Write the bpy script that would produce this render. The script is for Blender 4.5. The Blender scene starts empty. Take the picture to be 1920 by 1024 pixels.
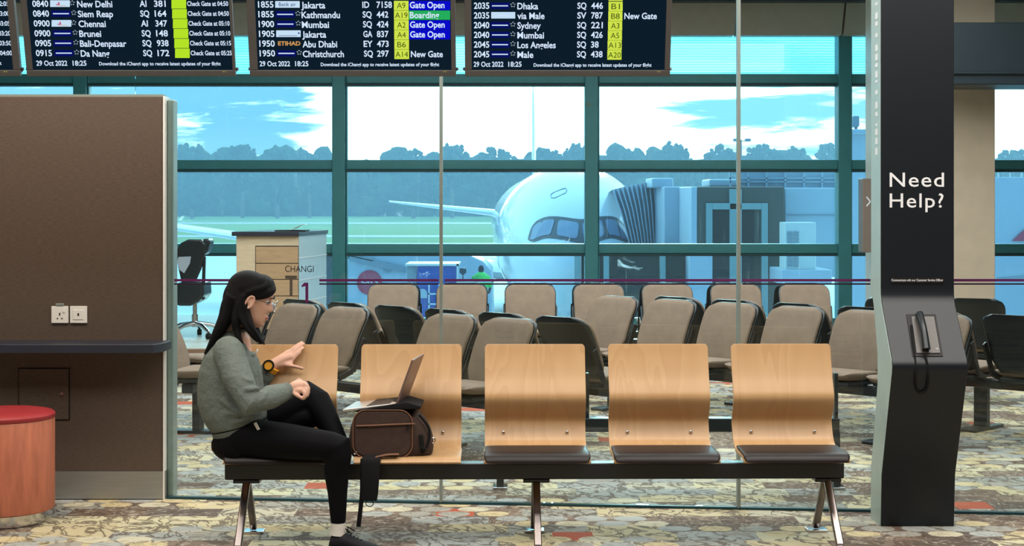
import bpy, bmesh, math, random
from mathutils import Vector, Matrix, Euler
R = math.radians
SC = bpy.context.scene
COL = SC.collection
random.seed(11)

# ------------------------------------------------------------------ camera
F, VH, H = 3000.0, 376.0, 1.575          # focal length (px of a 1920 frame), horizon row, eye height
cam_d = bpy.data.cameras.new('camera'); cam = bpy.data.objects.new('camera', cam_d); COL.objects.link(cam)
cam.location = (0, 0, H); cam.rotation_euler = (R(90), 0, 0)
cam_d.sensor_fit = 'HORIZONTAL'; cam_d.sensor_width = 36.0
cam_d.lens = F / 1920.0 * 36.0
cam_d.shift_y = (VH - 512.0) / 1920.0
cam_d.clip_end = 5000
SC.camera = cam

def at(px, py, Y):
    return Vector(((px - 960.0) / F * Y, Y, H - (py - VH) / F * Y))

def lin(c):
    c = c / 255.0
    return c / 12.92 if c <= .04045 else ((c + .055) / 1.055) ** 2.4
def rgb(r, g, b): return (lin(r), lin(g), lin(b), 1.0)

# ------------------------------------------------------------------ view and world
SC.view_settings.view_transform = 'Standard'
SC.view_settings.look = 'None'
SC.view_settings.exposure = 0.0
SC.view_settings.gamma = 1.0
SC.view_settings.use_curve_mapping = False
SC.cycles.max_bounces = 8
SC.cycles.transparent_max_bounces = 16
SC.cycles.volume_bounces = 0
SC.cycles.use_denoising = True
SC.cycles.sample_clamp_indirect = 4.0

class NT:
    """small helper that wires shader nodes"""
    def __init__(s, tree): s.t = tree; s.n = tree.nodes; s.l = tree.links
    def node(s, kind, **kw):
        nd = s.n.new(kind)
        for k, v in kw.items(): setattr(nd, k, v)
        return nd
    def put(s, sock, v):
        if isinstance(v, bpy.types.NodeSocket): s.l.new(v, sock)
        elif v is not None: sock.default_value = v
    def m(s, op, a, b=None, c=None, clamp=False):
        nd = s.node('ShaderNodeMath', operation=op, use_clamp=clamp)
        s.put(nd.inputs[0], a)
        if b is not None: s.put(nd.inputs[1], b)
        if c is not None: s.put(nd.inputs[2], c)
        return nd.outputs[0]
    def mix(s, f, a, b, mode='MIX'):
        nd = s.node('ShaderNodeMix', data_type='RGBA', blend_type=mode)
        s.put(nd.inputs[0], f); s.put(nd.inputs[6], a); s.put(nd.inputs[7], b)
        return nd.outputs[2]
    def ramp(s, f, stops, interp='LINEAR'):
        nd = s.node('ShaderNodeValToRGB'); nd.color_ramp.interpolation = interp
        e = nd.color_ramp.elements
        while len(e) < len(stops): e.new(0.5)
        for i, (p, c) in enumerate(stops): e[i].position = p; e[i].color = c
        s.put(nd.inputs[0], f); return nd.outputs[0]
    def noise(s, vec, scale, detail=3, rough=.5, dist=0):
        nd = s.node('ShaderNodeTexNoise'); s.put(nd.inputs['Vector'], vec)
        nd.inputs['Scale'].default_value = scale; nd.inputs['Detail'].default_value = detail
        nd.inputs['Roughness'].default_value = rough; nd.inputs['Distortion'].default_value = dist
        return nd.outputs[0]
    def xyz(s, vec):
        nd = s.node('ShaderNodeSeparateXYZ'); s.put(nd.inputs[0], vec); return nd.outputs
    def comb(s, x, y, z=0.0):
        nd = s.node('ShaderNodeCombineXYZ'); s.put(nd.inputs[0], x); s.put(nd.inputs[1], y); s.put(nd.inputs[2], z); return nd.outputs[0]
    def mapr(s, v, a, b, c=0.0, d=1.0):
        nd = s.node('ShaderNodeMapRange'); nd.interpolation_type = 'SMOOTHSTEP'
        s.put(nd.inputs[0], v)
        for i, q in enumerate((a, b, c, d)): nd.inputs[i + 1].default_value = q
        return nd.outputs[0]

def build_world():
    w = bpy.data.worlds.new('evening_sky'); SC.world = w; w.use_nodes = True
    k = NT(w.node_tree); k.n.clear()
    d = k.node('ShaderNodeTexCoord').outputs['Generated']
    x, y, z = k.xyz(d)
    yy = k.m('MAXIMUM', y, 0.05)
    az = k.m('DIVIDE', x, yy); el = k.m('DIVIDE', z, yy)
    p = k.comb(k.m('MULTIPLY', az, 9.0), k.m('MULTIPLY', el, 62.0), 3.1)
    n1 = k.noise(p, 1.0, 5, .55, .6)
    p2 = k.comb(k.m('MULTIPLY', az, 22.0), k.m('MULTIPLY', el, 150.0), 7.7)
    n2 = k.noise(p2, 1.0, 4, .6, .3)
    # bright cloud bank straight ahead and a thinner bank to the west
    a0 = k.m('SUBTRACT', az, -.012)
    g = k.m('POWER', 2.718, k.m('MULTIPLY', -1.0, k.m('POWER', k.m('ABSOLUTE', k.m('DIVIDE', a0, .105)), 4.0)))
    low = k.mapr(el, .022, .042, 1, 0)
    right = k.mapr(az, .05, .2)
    bias = k.m('ADD', k.m('MULTIPLY', g, .44), k.m('MULTIPLY', k.m('MULTIPLY', low, right), .10))
    bias = k.m('ADD', bias, k.m('MULTIPLY', k.mapr(az, .22, .3), .25))
    dens = k.m('ADD', k.m('ADD', k.m('MULTIPLY', n1, .78), k.m('MULTIPLY', n2, .36)), bias)
    cl = k.mapr(dens, .55, .68)
    blue = k.mix(k.mapr(az, -.1, .12), (.30, .50, .66, 1), (.52, .78, .82, 1))
    blue = k.mix(k.mapr(el, .02, .055), k.mix(.35, blue, (1, .95, .8, 1)), blue)
    front = k.mix(cl, blue, (4.4, 3.6, 3.1, 1))
    # the rest of the dome: bright overhead, dim blue dusk behind
    up = k.mix(k.mapr(y, -.5, .7), (.42, .66, .92, 1), (2.3, 2.4, 2.45, 1))
    up = k.mix(k.mapr(z, -.02, -.10), up, (.25, .3, .32, 1))
    sel = k.m('MULTIPLY', k.mapr(y, .3, .7), k.mapr(el, .3, .1))
    colr = k.mix(sel, up, front)
    bg = k.node('ShaderNodeBackground'); k.put(bg.inputs[0], colr); bg.inputs[1].default_value = 1.45
    out = k.node('ShaderNodeOutputWorld'); k.l.new(bg.outputs[0], out.inputs[0])
build_world()

def area(name, loc, sx, sy, power, color, rot=(0, 0, 0)):
    l = bpy.data.lights.new(name, 'AREA'); l.shape = 'RECTANGLE'; l.size = sx; l.size_y = sy
    l.energy = power; l.color = color
    o = bpy.data.objects.new(name, l); COL.objects.link(o); o.location = loc; o.rotation_euler = rot
    return o
area('ceiling_light_front', (0, 4.9, 3.98), 9, 1.8, 270, (1, .965, .90))
area('ceiling_light_over_bench', (.2, 6.75, 3.98), 8, .8, 200, (1, .95, .88))
area('ceiling_light_lounge', (.5, 12.4, 3.98), 9, 5.5, 700, (.97, .99, 1))
area('ceiling_light_warm_corner', (-2.7, 7.2, 3.5), .5, .5, 22, (1, .72, .38))

sun_d = bpy.data.lights.new('veiled_low_sun', 'SUN'); sun_d.energy = 2.2; sun_d.angle = R(9); sun_d.color = (1, .95, .84)
sun = bpy.data.objects.new('veiled_low_sun', sun_d); COL.objects.link(sun); sun.rotation_euler = (R(-76), 0, R(-4))

# ------------------------------------------------------------------ materials
def mat(name, col, rough=.5, metal=0.0, spec=.5, var=0.0, vscale=8.0, stretch=(1, 1, 1), bump=0.0, bscale=60.0, coat=0.0, col2=None, emit=None, estr=0.0):
    m = bpy.data.materials.new(name); m.use_nodes = True
    k = NT(m.node_tree); b = k.n['Principled BSDF']
    b.inputs['Roughness'].default_value = rough; b.inputs['Metallic'].default_value = metal
    b.inputs['Specular IOR Level'].default_value = spec; b.inputs['Coat Weight'].default_value = coat
    tc = k.node('ShaderNodeTexCoord').outputs['Object']
    mp = k.node('ShaderNodeMapping'); k.l.new(tc, mp.inputs[0]); mp.inputs['Scale'].default_value = stretch
    c2 = col2 or tuple(min(1, v * (1 + var)) for v in col[:3]) + (1,)
    c1 = col if col2 else tuple(v * (1 - var) for v in col[:3]) + (1,)
    n = k.noise(mp.outputs[0], vscale, 4, .6)
    k.put(b.inputs['Base Color'], k.ramp(n, [(.3, c1), (.7, c2)]))
    if bump:
        bn = k.node('ShaderNodeBump'); bn.inputs['Strength'].default_value = bump; bn.inputs['Distance'].default_value = .01
        k.put(bn.inputs['Height'], k.noise(mp.outputs[0], bscale, 3, .6)); k.put(b.inputs['Normal'], bn.outputs[0])
    if emit: b.inputs['Emission Color'].default_value = emit; b.inputs['Emission Strength'].default_value = estr
    return m

def emis(name, col, s=1.0):
    m = bpy.data.materials.new(name); m.use_nodes = True
    k = NT(m.node_tree); k.n.clear()
    e = k.node('ShaderNodeEmission'); e.inputs[0].default_value = col; e.inputs[1].default_value = s
    o = k.node('ShaderNodeOutputMaterial'); k.l.new(e.outputs[0], o.inputs[0]); return m

def glass(name, tint, refl=.06, dirt=0.0):
    m = bpy.data.materials.new(name); m.use_nodes = True
    k = NT(m.node_tree); k.n.clear()
    t = k.node('ShaderNodeBsdfTransparent'); t.inputs[0].default_value = tint
    g = k.node('ShaderNodeBsdfGlossy'); g.inputs['Roughness'].default_value = .0; g.inputs[0].default_value = (.9, .97, 1, 1)
    mx = k.node('ShaderNodeMixShader'); lw = k.node('ShaderNodeLayerWeight'); lw.inputs[0].default_value = .25
    k.put(mx.inputs[0], k.m('ADD', k.m('MULTIPLY', lw.outputs[0], .5), refl * .5)); k.l.new(t.outputs[0], mx.inputs[1]); k.l.new(g.outputs[0], mx.inputs[2])
    o = k.node('ShaderNodeOutputMaterial'); sh = mx.outputs[0]
    if dirt:
        tc = k.node('ShaderNodeTexCoord').outputs['Object']
        x, y, z = k.xyz(tc)
        blot = k.mapr(k.noise(k.comb(k.m('MULTIPLY', x, 1.0), z, 1.3), 2.4, 5, .65, .4), .66, .74)
        run = k.mapr(k.noise(k.comb(k.m('MULTIPLY', x, 26.0), k.m('MULTIPLY', z, .9), .4), 1.0, 3, .7), .62, .8)
        f = k.m('ADD', k.m('MULTIPLY', blot, dirt), k.m('MULTIPLY', run, dirt * .35))
        f = k.m('ADD', f, .012)
        tr = k.node('ShaderNodeBsdfTranslucent'); tr.inputs[0].default_value = (.75, .9, .95, 1)
        m2 = k.node('ShaderNodeMixShader'); k.put(m2.inputs[0], f); k.l.new(sh, m2.inputs[1]); k.l.new(tr.outputs[0], m2.inputs[2]); sh = m2.outputs[0]
    k.l.new(sh, o.inputs[0]); return m

def carpet_mat():
    m = bpy.data.materials.new('patterned_carpet'); m.use_nodes = True
    k = NT(m.node_tree); b = k.n['Principled BSDF']; b.inputs['Roughness'].default_value = .85; b.inputs['Specular IOR Level'].default_value = .25
    tc = k.node('ShaderNodeTexCoord').outputs['Object']; x, y, z = k.xyz(tc)
    def white(a, c, seed):
        nd = k.node('ShaderNodeTexWhiteNoise'); nd.noise_dimensions = '3D'; k.put(nd.inputs[0], k.comb(a, c, seed)); return nd.outputs[0]
    M = .19
    row = k.m('FLOOR', k.m('DIVIDE', y, M))
    off = k.m('MULTIPLY', white(row, 0.0, 1.0), 3.0)
    xs = k.m('ADD', k.m('DIVIDE', x, M * 2.0), off)
    colm = k.m('FLOOR', xs)
    r1 = white(colm, row, 2.0)
    pal = [(0, rgb(196, 182, 144)), (.17, rgb(146, 146, 138)), (.32, rgb(206, 196, 160)), (.42, rgb(112, 92, 78)), (.6, rgb(160, 162, 158)), (.72, rgb(130, 110, 94)), (.86, rgb(186, 180, 158)), (.92, rgb(98, 84, 76))]
    base = k.ramp(r1, pal, 'CONSTANT')
    # twig-like scribble
    v1 = k.comb(k.m('MULTIPLY', x, 5.0), k.m('ADD', k.m('MULTIPLY', y, 4.2), k.m('MULTIPLY', x, 2.0)), k.m('MULTIPLY', r1, 3.0))
    tw = k.m('ABSOLUTE', k.m('SUBTRACT', k.noise(v1, 1.3, 3, .55, 1.6), .5))
    twm = k.mapr(tw, .022, .055, 1, 0)
    v2 = k.comb(k.m('SUBTRACT', k.m('MULTIPLY', x, 4.0), k.m('MULTIPLY', y, 2.0)), k.m('MULTIPLY', y, 4.0), k.m('MULTIPLY', r1, 7.0))
    tw2 = k.mapr(k.m('ABSOLUTE', k.m('SUBTRACT', k.noise(v2, 1.9, 2, .5, 1.4), .5)), .012, .04, 1, 0)
    base = k.mix(k.m('MULTIPLY', tw2, .5), base, rgb(198, 192, 174))
    base = k.mix(k.m('MULTIPLY', twm, .8), base, rgb(84, 68, 56))
    # orange tiles
    c2 = k.m('FLOOR', k.m('DIVIDE', x, M)); r2 = white(c2, row, 9.0)
    base = k.mix(k.m('GREATER_THAN', r2, .972), base, rgb(176, 84, 56))
    # rows of discs
    D = .195
    dr = k.m('FLOOR', k.m('DIVIDE', y, D * .62)); dx = k.m('ADD', k.m('DIVIDE', x, D), k.m('MULTIPLY', k.m('MODULO', dr, 2.0), .5))
    dc = k.m('FLOOR', dx)
    fx = k.m('SUBTRACT', k.m('FRACT', dx), .5); fy = k.m('MULTIPLY', k.m('SUBTRACT', k.m('FRACT', k.m('DIVIDE', y, D * .62)), .5), .75)
    dist = k.m('SQRT', k.m('ADD', k.m('MULTIPLY', fx, fx), k.m('MULTIPLY', fy, fy)))
    disc = k.m('MULTIPLY', k.mapr(dist, .40, .43, 1, 0), k.m('GREATER_THAN', white(k.m('FLOOR', k.m('DIVIDE', dx, 4.0)), k.m('FLOOR', k.m('DIVIDE', dr, 2.0)), 4.0), .68))
    dcol = k.ramp(white(dc, dr, 6.0), [(0, rgb(206, 188, 146)), (.3, rgb(172, 174, 170)), (.6, rgb(206, 198, 172)), (.8, rgb(164, 160, 150))], 'CONSTANT')
    dcol = k.mix(k.m('MULTIPLY', twm, .35), dcol, rgb(110, 98, 80))
    base = k.mix(disc, base, dcol)
    # pile
    base = k.mix(k.m('MULTIPLY', k.noise(tc, 420, 2), .22), base, (.05, .045, .04, 1))
    k.put(b.inputs['Base Color'], base)
    bn = k.node('ShaderNodeBump'); bn.inputs['Strength'].default_value = .35; bn.inputs['Distance'].default_value = .004
    k.put(bn.inputs['Height'], k.noise(tc, 300, 2)); k.put(b.inputs['Normal'], bn.outputs[0])
    return m

def beech_mat():
    m = bpy.data.materials.new('beech_plywood'); m.use_nodes = True
    k = NT(m.node_tree); b = k.n['Principled BSDF']; b.inputs['Roughness'].default_value = .42; b.inputs['Coat Weight'].default_value = .1; b.inputs['Coat Roughness'].default_value = .25
    tc = k.node('ShaderNodeTexCoord').outputs['Object']; x, y, z = k.xyz(tc)
    oi = k.node('ShaderNodeObjectInfo').outputs['Random']
    v = k.comb(k.m('ADD', k.m('MULTIPLY', x, 3.0), k.m('MULTIPLY', oi, 40.0)), k.m('MULTIPLY', y, .5), k.m('MULTIPLY', z, .55))
    n = k.noise(v, 1.6, 2, .5, .5)
    rings = k.m('FRACT', k.m('MULTIPLY', n, 11.0))
    fine = k.noise(k.comb(k.m('MULTIPLY', x, 160.0), y, k.m('MULTIPLY', z, 5.0)), 1.0, 3, .6)
    c = k.mix(k.mapr(rings, 0, 1), rgb(190, 151, 107), rgb(183, 143, 99))
    c = k.mix(k.m('MULTIPLY', fine, .2), c, rgb(176, 136, 92))
    k.put(b.inputs['Base Color'], c); return m

def blind_mat():
    m = bpy.data.materials.new('pleated_blind_fabric'); m.use_nodes = True
    k = NT(m.node_tree); k.n.clear()
    z = k.xyz(k.node('ShaderNodeTexCoord').outputs['Object'])[2]
    st = k.mapr(k.m('ABSOLUTE', k.m('SUBTRACT', k.m('FRACT', k.m('MULTIPLY', z, 30.0)), .5)), .12, .42)
    tr = k.node('ShaderNodeBsdfTransparent'); k.put(tr.inputs[0], k.mix(st, (.72, .92, .95, 1), (.22, .45, .5, 1)))
    tl = k.node('ShaderNodeBsdfTranslucent'); tl.inputs[0].default_value = (.6, .9, .95, 1)
    mx = k.node('ShaderNodeMixShader'); mx.inputs[0].default_value = .55
    k.l.new(tr.outputs[0], mx.inputs[1]); k.l.new(tl.outputs[0], mx.inputs[2])
    o = k.node('ShaderNodeOutputMaterial'); k.l.new(mx.outputs[0], o.inputs[0]); return m

M = {}
M['carpet'] = carpet_mat(); M['beech'] = beech_mat(); M['blind'] = blind_mat()
M['pad'] = mat('black_vinyl', rgb(34, 27, 27), .42, 0, .3, .1)
M['blackmetal'] = mat('black_painted_steel', rgb(26, 28, 32), .35, 0, .5, .1)
M['chrome'] = mat('polished_aluminium', rgb(205, 205, 208), .16, 1.0, .5, .05)
M['legsteel'] = mat('dark_polished_steel', rgb(120, 112, 110), .22, 1.0, .5, .05)
M['steel'] = mat('brushed_steel', rgb(172, 172, 168), .45, .8, .5, .1, 3, (2, 1, 60))
M['post'] = mat('satin_aluminium', rgb(150, 160, 154), .42, .5, .5, .05)
M['laminate'] = mat('brown_woven_laminate', rgb(88, 74, 64), .42, 0, .45, .22, 6, (6, 6, 40), .12, 22)
M['shelf'] = mat('dark_navy_laminate', rgb(38, 42, 54), .4, 0, .5, .08)
M['plastic_white'] = mat('white_plastic', rgb(232, 228, 222), .35, 0, .5, .02)
M['ink'] = mat('black_ink', rgb(22, 20, 22), .5, 0, .3)
M['redvinyl'] = mat('red_vinyl', rgb(150, 40, 44), .5, 0, .5, .08)
M['orangewood'] = mat('orange_stained_veneer', rgb(178, 104, 78), .5, 0, .4, .22, 3.0, (9, 9, 1.4))
M['teal'] = mat('teal_painted_aluminium', rgb(60, 128, 134), .4, .15, .5, .06)
M['tealdark'] = mat('dark_teal_gasket', rgb(28, 64, 70), .5, 0, .4, .05)
M['bulkhead'] = mat('brown_ceiling_panel', rgb(178, 162, 148), .6, 0, .3, .05)
M['ceil'] = mat('ceiling_paint', rgb(196, 192, 186), .8, 0, .2, .03)
M['wallpaint'] = mat('wall_paint', rgb(150, 140, 130), .8, 0, .2, .04)
M['darkbeam'] = mat('dark_slate_cladding', rgb(38, 50, 58), .45, 0, .4, .08)
M['tan'] = mat('tan_stone_cladding', rgb(214, 192, 168), .35, 0, .5, .06, 5)
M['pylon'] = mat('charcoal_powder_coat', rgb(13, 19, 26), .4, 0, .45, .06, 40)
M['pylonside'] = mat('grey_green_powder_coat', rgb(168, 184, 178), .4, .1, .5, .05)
M['letter'] = mat('white_vinyl_lettering', rgb(225, 225, 228), .5, 0, .4)
M['bezel'] = mat('grey_display_bezel', rgb(86, 82, 80), .4, .1, .5, .05)
M['taupe'] = mat('taupe_upholstery', rgb(126, 108, 93), .85, 0, .25, .1, 14, (1, 1, 1), .25, 260)
M['shell'] = mat('black_plastic_shell', rgb(24, 32, 36), .32, 0, .5, .08)
M['podium'] = mat('pale_maple_veneer', rgb(206, 182, 152), .45, 0, .45, .1, 3, (2, 2, 14))
M['podium2'] = mat('brown_maple_veneer', rgb(176, 142, 108), .45, 0, .45, .12, 3, (2, 2, 14))
M['podiumside'] = mat('blue_grey_laminate', rgb(196, 212, 216), .28, 0, .5, .04)
M['platform'] = mat('pale_vinyl_floor', rgb(190, 192, 180), .35, 0, .5, .05)
M['riser'] = mat('brown_timber_riser', rgb(128, 96, 76), .6, 0, .4, .15, 4, (1, 1, 12))
M['concrete'] = mat('apron_concrete', rgb(196, 204, 206), .6, 0, .5, .08, .12)
M['grass'] = mat('mown_airfield_grass', rgb(122, 150, 92), .9, 0, .2, .16, .05, (1, 8, 1))
M['taxi'] = mat('taxiway_asphalt', rgb(166, 170, 172), .7, 0, .4, .05, .05)
M['leaf'] = mat('dark_tree_foliage', rgb(52, 74, 46), .85, 0, .2, .4, .35)
M['jet'] = mat('white_aircraft_paint', rgb(226, 230, 234), .16, 0, .5, .02, .4, coat=.6)
M['jetgrey'] = mat('grey_aircraft_paint', rgb(150, 160, 170), .3, 0, .5, .04)
M['jetmask'] = mat('dark_cockpit_mask', rgb(72, 80, 92), .25, 0, .5, .04)
M['jetpane'] = mat('cockpit_glass', rgb(120, 140, 168), .05, 0, .8, .05, 1)
M['bridge'] = mat('pale_bridge_panel', rgb(196, 204, 214), .45, .1, .5, .04, .6)
M['bellows'] = mat('grey_bellows_fabric', rgb(205, 212, 222), .7, 0, .3, .06, 2)
M['cab'] = mat('taupe_cab_panel', rgb(86, 84, 78), .4, 0, .5, .06)
M['darkglass'] = mat('dark_tinted_glass', rgb(16, 26, 30), .3, 0, .5, .05)
M['cabframe'] = mat('pale_teal_cab_frame', rgb(150, 172, 170), .45, 0, .5, .05)
M['blue'] = mat('blue_vehicle_paint', rgb(40, 84, 170), .35, 0, .5, .06)
M['vest'] = mat('green_safety_vest', rgb(96, 226, 110), .7, 0, .3, .05)
M['red'] = mat('red_roundel_paint', rgb(206, 70, 96), .4, 0, .4)
M['rubber'] = mat('black_rubber', rgb(22, 22, 22), .8, 0, .2)
M['magenta'] = mat('magenta_vinyl', rgb(92, 26, 84), .5, 0, .4)
M['stripe'] = mat('dark_purple_vinyl', rgb(34, 20, 46), .5, 0, .4)
M['greyvinyl'] = mat('grey_vinyl', rgb(84, 76, 70), .5, 0, .4)
M['sweater'] = mat('sage_grey_sweatshirt', rgb(108, 116, 111), .92, 0, .15, .1, 10, (1, 1, 1), 1.0, 26)
M['rib'] = mat('sage_grey_ribbing', rgb(104, 110, 105), .95, 0, .15, .12, 30, (60, 60, 4), .3, 300)
M['leggings'] = mat('black_leggings', rgb(9, 9, 13), .75, 0, .12, .1, 30)
M['skin'] = mat('skin', rgb(206, 160, 138), .5, 0, .4, .05, 18)
M['lips'] = mat('lip_skin', rgb(166, 92, 88), .4, 0, .4)
M['hair'] = mat('black_hair', rgb(8, 7, 9), .6, 0, .18, .4, 6, (60, 60, 5), .6, 40)
M['sock'] = mat('white_sock_knit', rgb(214, 208, 200), .9, 0, .2, .05, 40)
M['shoe'] = mat('black_knit_shoe', rgb(30, 30, 34), .75, 0, .25, .15, 40)
M['sole'] = mat('dark_shoe_sole', rgb(54, 52, 50), .8, 0, .2)
M['watch'] = mat('yellow_watch', rgb(226, 158, 44), .45, 0, .4)
M['canvas'] = mat('brown_canvas', rgb(66, 50, 44), .75, 0, .25, .12, 30, (1, 1, 1), .2, 300)
M['leather'] = mat('tan_leather_piping', rgb(112, 76, 56), .55, 0, .4, .1)
M['strap'] = mat('black_webbing', rgb(20, 20, 22), .8, 0, .2, .1, 60)
M['laptop'] = mat('mauve_aluminium', rgb(124, 100, 94), .38, .35, .5, .04)
M['laptopedge'] = mat('silver_laptop_edge', rgb(196, 190, 184), .3, .6, .5, .04)
M['screen_dark'] = emis('display_backlight', (.004, .012, .022, 1), 1.0)
M['t_white'] = emis('display_white_text', rgb(214, 232, 255), 1.0)
M['t_blue'] = emis('display_blue', rgb(8, 10, 200), 1.0)
M['t_navy'] = emis('display_navy', rgb(10, 16, 96), 1.0)
M['t_green'] = emis('display_green', rgb(36, 172, 92), 1.0)
M['t_yellow'] = emis('display_yellow', rgb(206, 226, 74), 1.0)
M['t_lime'] = emis('display_lime', rgb(180, 226, 40), 1.0)
M['t_ink'] = emis('display_dark_text', rgb(60, 76, 24), 1.0)
M['t_pale'] = emis('display_pale_blue', rgb(196, 222, 244), 1.0)
M['t_gold'] = emis('display_gold', rgb(206, 150, 88), 1.0)
M['t_red'] = emis('display_red', rgb(190, 60, 110), 1.0)
M['led'] = emis('status_led', rgb(230, 220, 60), 1.2)
M['g_curtain'] = glass('tinted_curtain_glass', (.60, .88, .98, 1), .05, .22)
M['g_partition'] = glass('clear_partition_glass', (.93, .975, .97, 1), .045)
M['g_lens'] = glass('spectacle_lens', (.95, .97, .97, 1), .10)

# ------------------------------------------------------------------ builders
def tag(o, label=None, cat=None, group=None, kind=None):
    if label: o['label'] = label
    if cat: o['category'] = cat
    if group: o['group'] = group
    if kind: o['kind'] = kind
    return o
def thing(name, loc, label, cat, group=None, rz=0.0):
    o = bpy.data.objects.new(name, None); COL.objects.link(o); o.empty_display_size = .1
    o.location = loc; o.rotation_euler = (0, 0, rz)
    return tag(o, label, cat, group)
def sub_empty(name, parent, loc=(0, 0, 0), rz=0.0):
    o = bpy.data.objects.new(name, None); COL.objects.link(o); o.parent = parent; o.location = loc; o.rotation_euler = (0, 0, rz); return o
def root_of(o):
    while o.parent: o = o.parent
    return o

class MB:
    def __init__(s): s.bm = bmesh.new()
    def quad(s, pts):
        s.bm.faces.new([s.bm.verts.new(p) for p in pts]); return s
    def box(s, a, b, rot=None, mtx=None):
        a, b = Vector(a), Vector(b); c = (a + b) / 2; d = b - a
        mx = Matrix.Translation(c)
        if rot: mx = mx @ Euler(rot).to_matrix().to_4x4()
        mx = mx @ Matrix.Diagonal((abs(d.x), abs(d.y), abs(d.z), 1))
        if mtx: mx = mtx @ mx
        bmesh.ops.create_cube(s.bm, size=1, matrix=mx); return s
    def bar(s, p, q, w, h, up=(0, 0, 1)):
        p, q = Vector(p), Vector(q); d = (q - p); L = d.length; d.normalize(); u = Vector(up)
        if abs(d.dot(u)) > .98: u = Vector((0, 1, 0))
        x = d.cross(u).normalized(); u = x.cross(d)
        mx = Matrix((x, d, u)).transposed().to_4x4(); mx.translation = (p + q) / 2
        bmesh.ops.create_cube(s.bm, size=1, matrix=mx @ Matrix.Diagonal((w, L, h, 1))); return s
    def tube(s, pts, rad, seg=12, cap=True, flat=None):
        pts = [Vector(p) for p in pts]; n = len(pts)
        rad = [rad] * n if not hasattr(rad, '__len__') else rad
        ref = None; rings = []
        for i in range(n):
            t = (pts[min(i + 1, n - 1)] - pts[max(i - 1, 0)]).normalized()
            if ref is None: ref = Vector((0, 1, 0)) if abs(t.y) < .9 else Vector((1, 0, 0))
            x = (ref - t * ref.dot(t)).normalized(); y = t.cross(x); ref = x
            r = rad[i]; ra, rb = (r if hasattr(r, '__len__') else (r, r))
            rings.append([s.bm.verts.new(pts[i] + x * math.cos(2 * math.pi * k / seg) * ra + y * math.sin(2 * math.pi * k / seg) * rb) for k in range(seg)])
        s._skin(rings, cap); return s
    def _skin(s, rings, cap=True):
        seg = len(rings[0])
        for a, b in zip(rings, rings[1:]):
            for k in range(seg):
                s.bm.faces.new((a[k], a[(k + 1) % seg], b[(k + 1) % seg], b[k]))
        if cap:
            s.bm.faces.new(list(reversed(rings[0]))); s.bm.faces.new(rings[-1])
    def limb(s, pts, rad, seg=16):
        """tube with rounded ends"""
        pts = [Vector(p) for p in pts]; rad = list(rad)
        a, b = pts[0], pts[-1]; d0 = (pts[0] - pts[1]).normalized(); d1 = (pts[-1] - pts[-2]).normalized()
        P = [a + d0 * rad[0] * math.sin(t) for t in (1.4, .95, .5)] + pts + [b + d1 * rad[-1] * math.sin(t) for t in (.5, .95, 1.4)]
        Q = [rad[0] * math.cos(t) for t in (1.4, .95, .5)] + rad + [rad[-1] * math.cos(t) for t in (.5, .95, 1.4)]
        return s.tube(P, Q, seg)
    def rings(s, rr, cap=True):
        s._skin([[s.bm.verts.new(p) for p in r] for r in rr], cap); return s
    def ell(s, c, r, mtx=None, seg=20):
        mx = Matrix.Translation(Vector(c)) @ (mtx.to_4x4() if mtx else Matrix.Identity(4)) @ Matrix.Diagonal((r[0], r[1], r[2], 1))
        bmesh.ops.create_uvsphere(s.bm, u_segments=seg, v_segments=max(8, seg // 2), radius=1, matrix=mx); return s
    def cyl(s, p, q, r, r2=None, seg=24):
        return s.tube([p, q], [r, r if r2 is None else r2], seg)
    def lathe(s, c, prof, seg=40):
        c = Vector(c)
        return s.rings([[c + Vector((r * math.cos(2 * math.pi * k / seg), r * math.sin(2 * math.pi * k / seg), z)) for k in range(seg)] for r, z in prof])
    def prism(s, poly, vec):
        v = Vector(vec); a = [s.bm.verts.new(p) for p in poly]; b = [s.bm.verts.new(Vector(p) + v) for p in poly]; n = len(a)
        s.bm.faces.new(list(reversed(a))); s.bm.faces.new(b)
        for k in range(n): s.bm.faces.new((a[k], a[(k + 1) % n], b[(k + 1) % n], b[k]))
        return s
    def text(s, string, o, u, v, size, width=None, align='LEFT', bold=0.0, depth=.0006, space=1.0):
        cu = bpy.data.curves.new('lettering', 'FONT'); cu.body = string; cu.size = 1.0; cu.offset = bold; cu.extrude = 0; cu.space_character = space; cu.resolution_u = 3
        ob = bpy.data.objects.new('lettering', cu); me = bpy.data.meshes.new_from_object(ob)
        xs = [w.co.x for w in me.vertices]
        if xs:
            x0, x1 = min(xs), max(xs); k = size
            kx = (width / (x1 - x0)) if width else k
            o = Vector(o); u = Vector(u).normalized(); v = Vector(v).normalized(); nrm = u.cross(v)
            sh = {'LEFT': -x0, 'CENTER': -(x0 + x1) / 2, 'RIGHT': -x1}[align]
            vs = [s.bm.verts.new(o + u * (w.co.x + sh) * kx + v * w.co.y * k + nrm * depth) for w in me.vertices]
            for p in me.polygons:
                try: s.bm.faces.new([vs[i] for i in p.vertices])
                except ValueError: pass
        bpy.data.objects.remove(ob); bpy.data.curves.remove(cu); bpy.data.meshes.remove(me); return s
    def build(s, name, m, parent=None, local=False, smooth=False, bevel=0.0, seg=2, kind=None, label=None, angle=40, remesh=0.0, subsurf=0, weld=False, smoothing=0):
        if weld: bmesh.ops.remove_doubles(s.bm, verts=s.bm.verts, dist=1e-5)
        bmesh.ops.recalc_face_normals(s.bm, faces=s.bm.faces)
        me = bpy.data.meshes.new(name)
        if parent is not None and not local:
            bmesh.ops.translate(s.bm, verts=s.bm.verts, vec=-root_of(parent).location)
        s.bm.to_mesh(me); s.bm.free()
        o = bpy.data.objects.new(name, me); COL.objects.link(o); o.parent = parent
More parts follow.
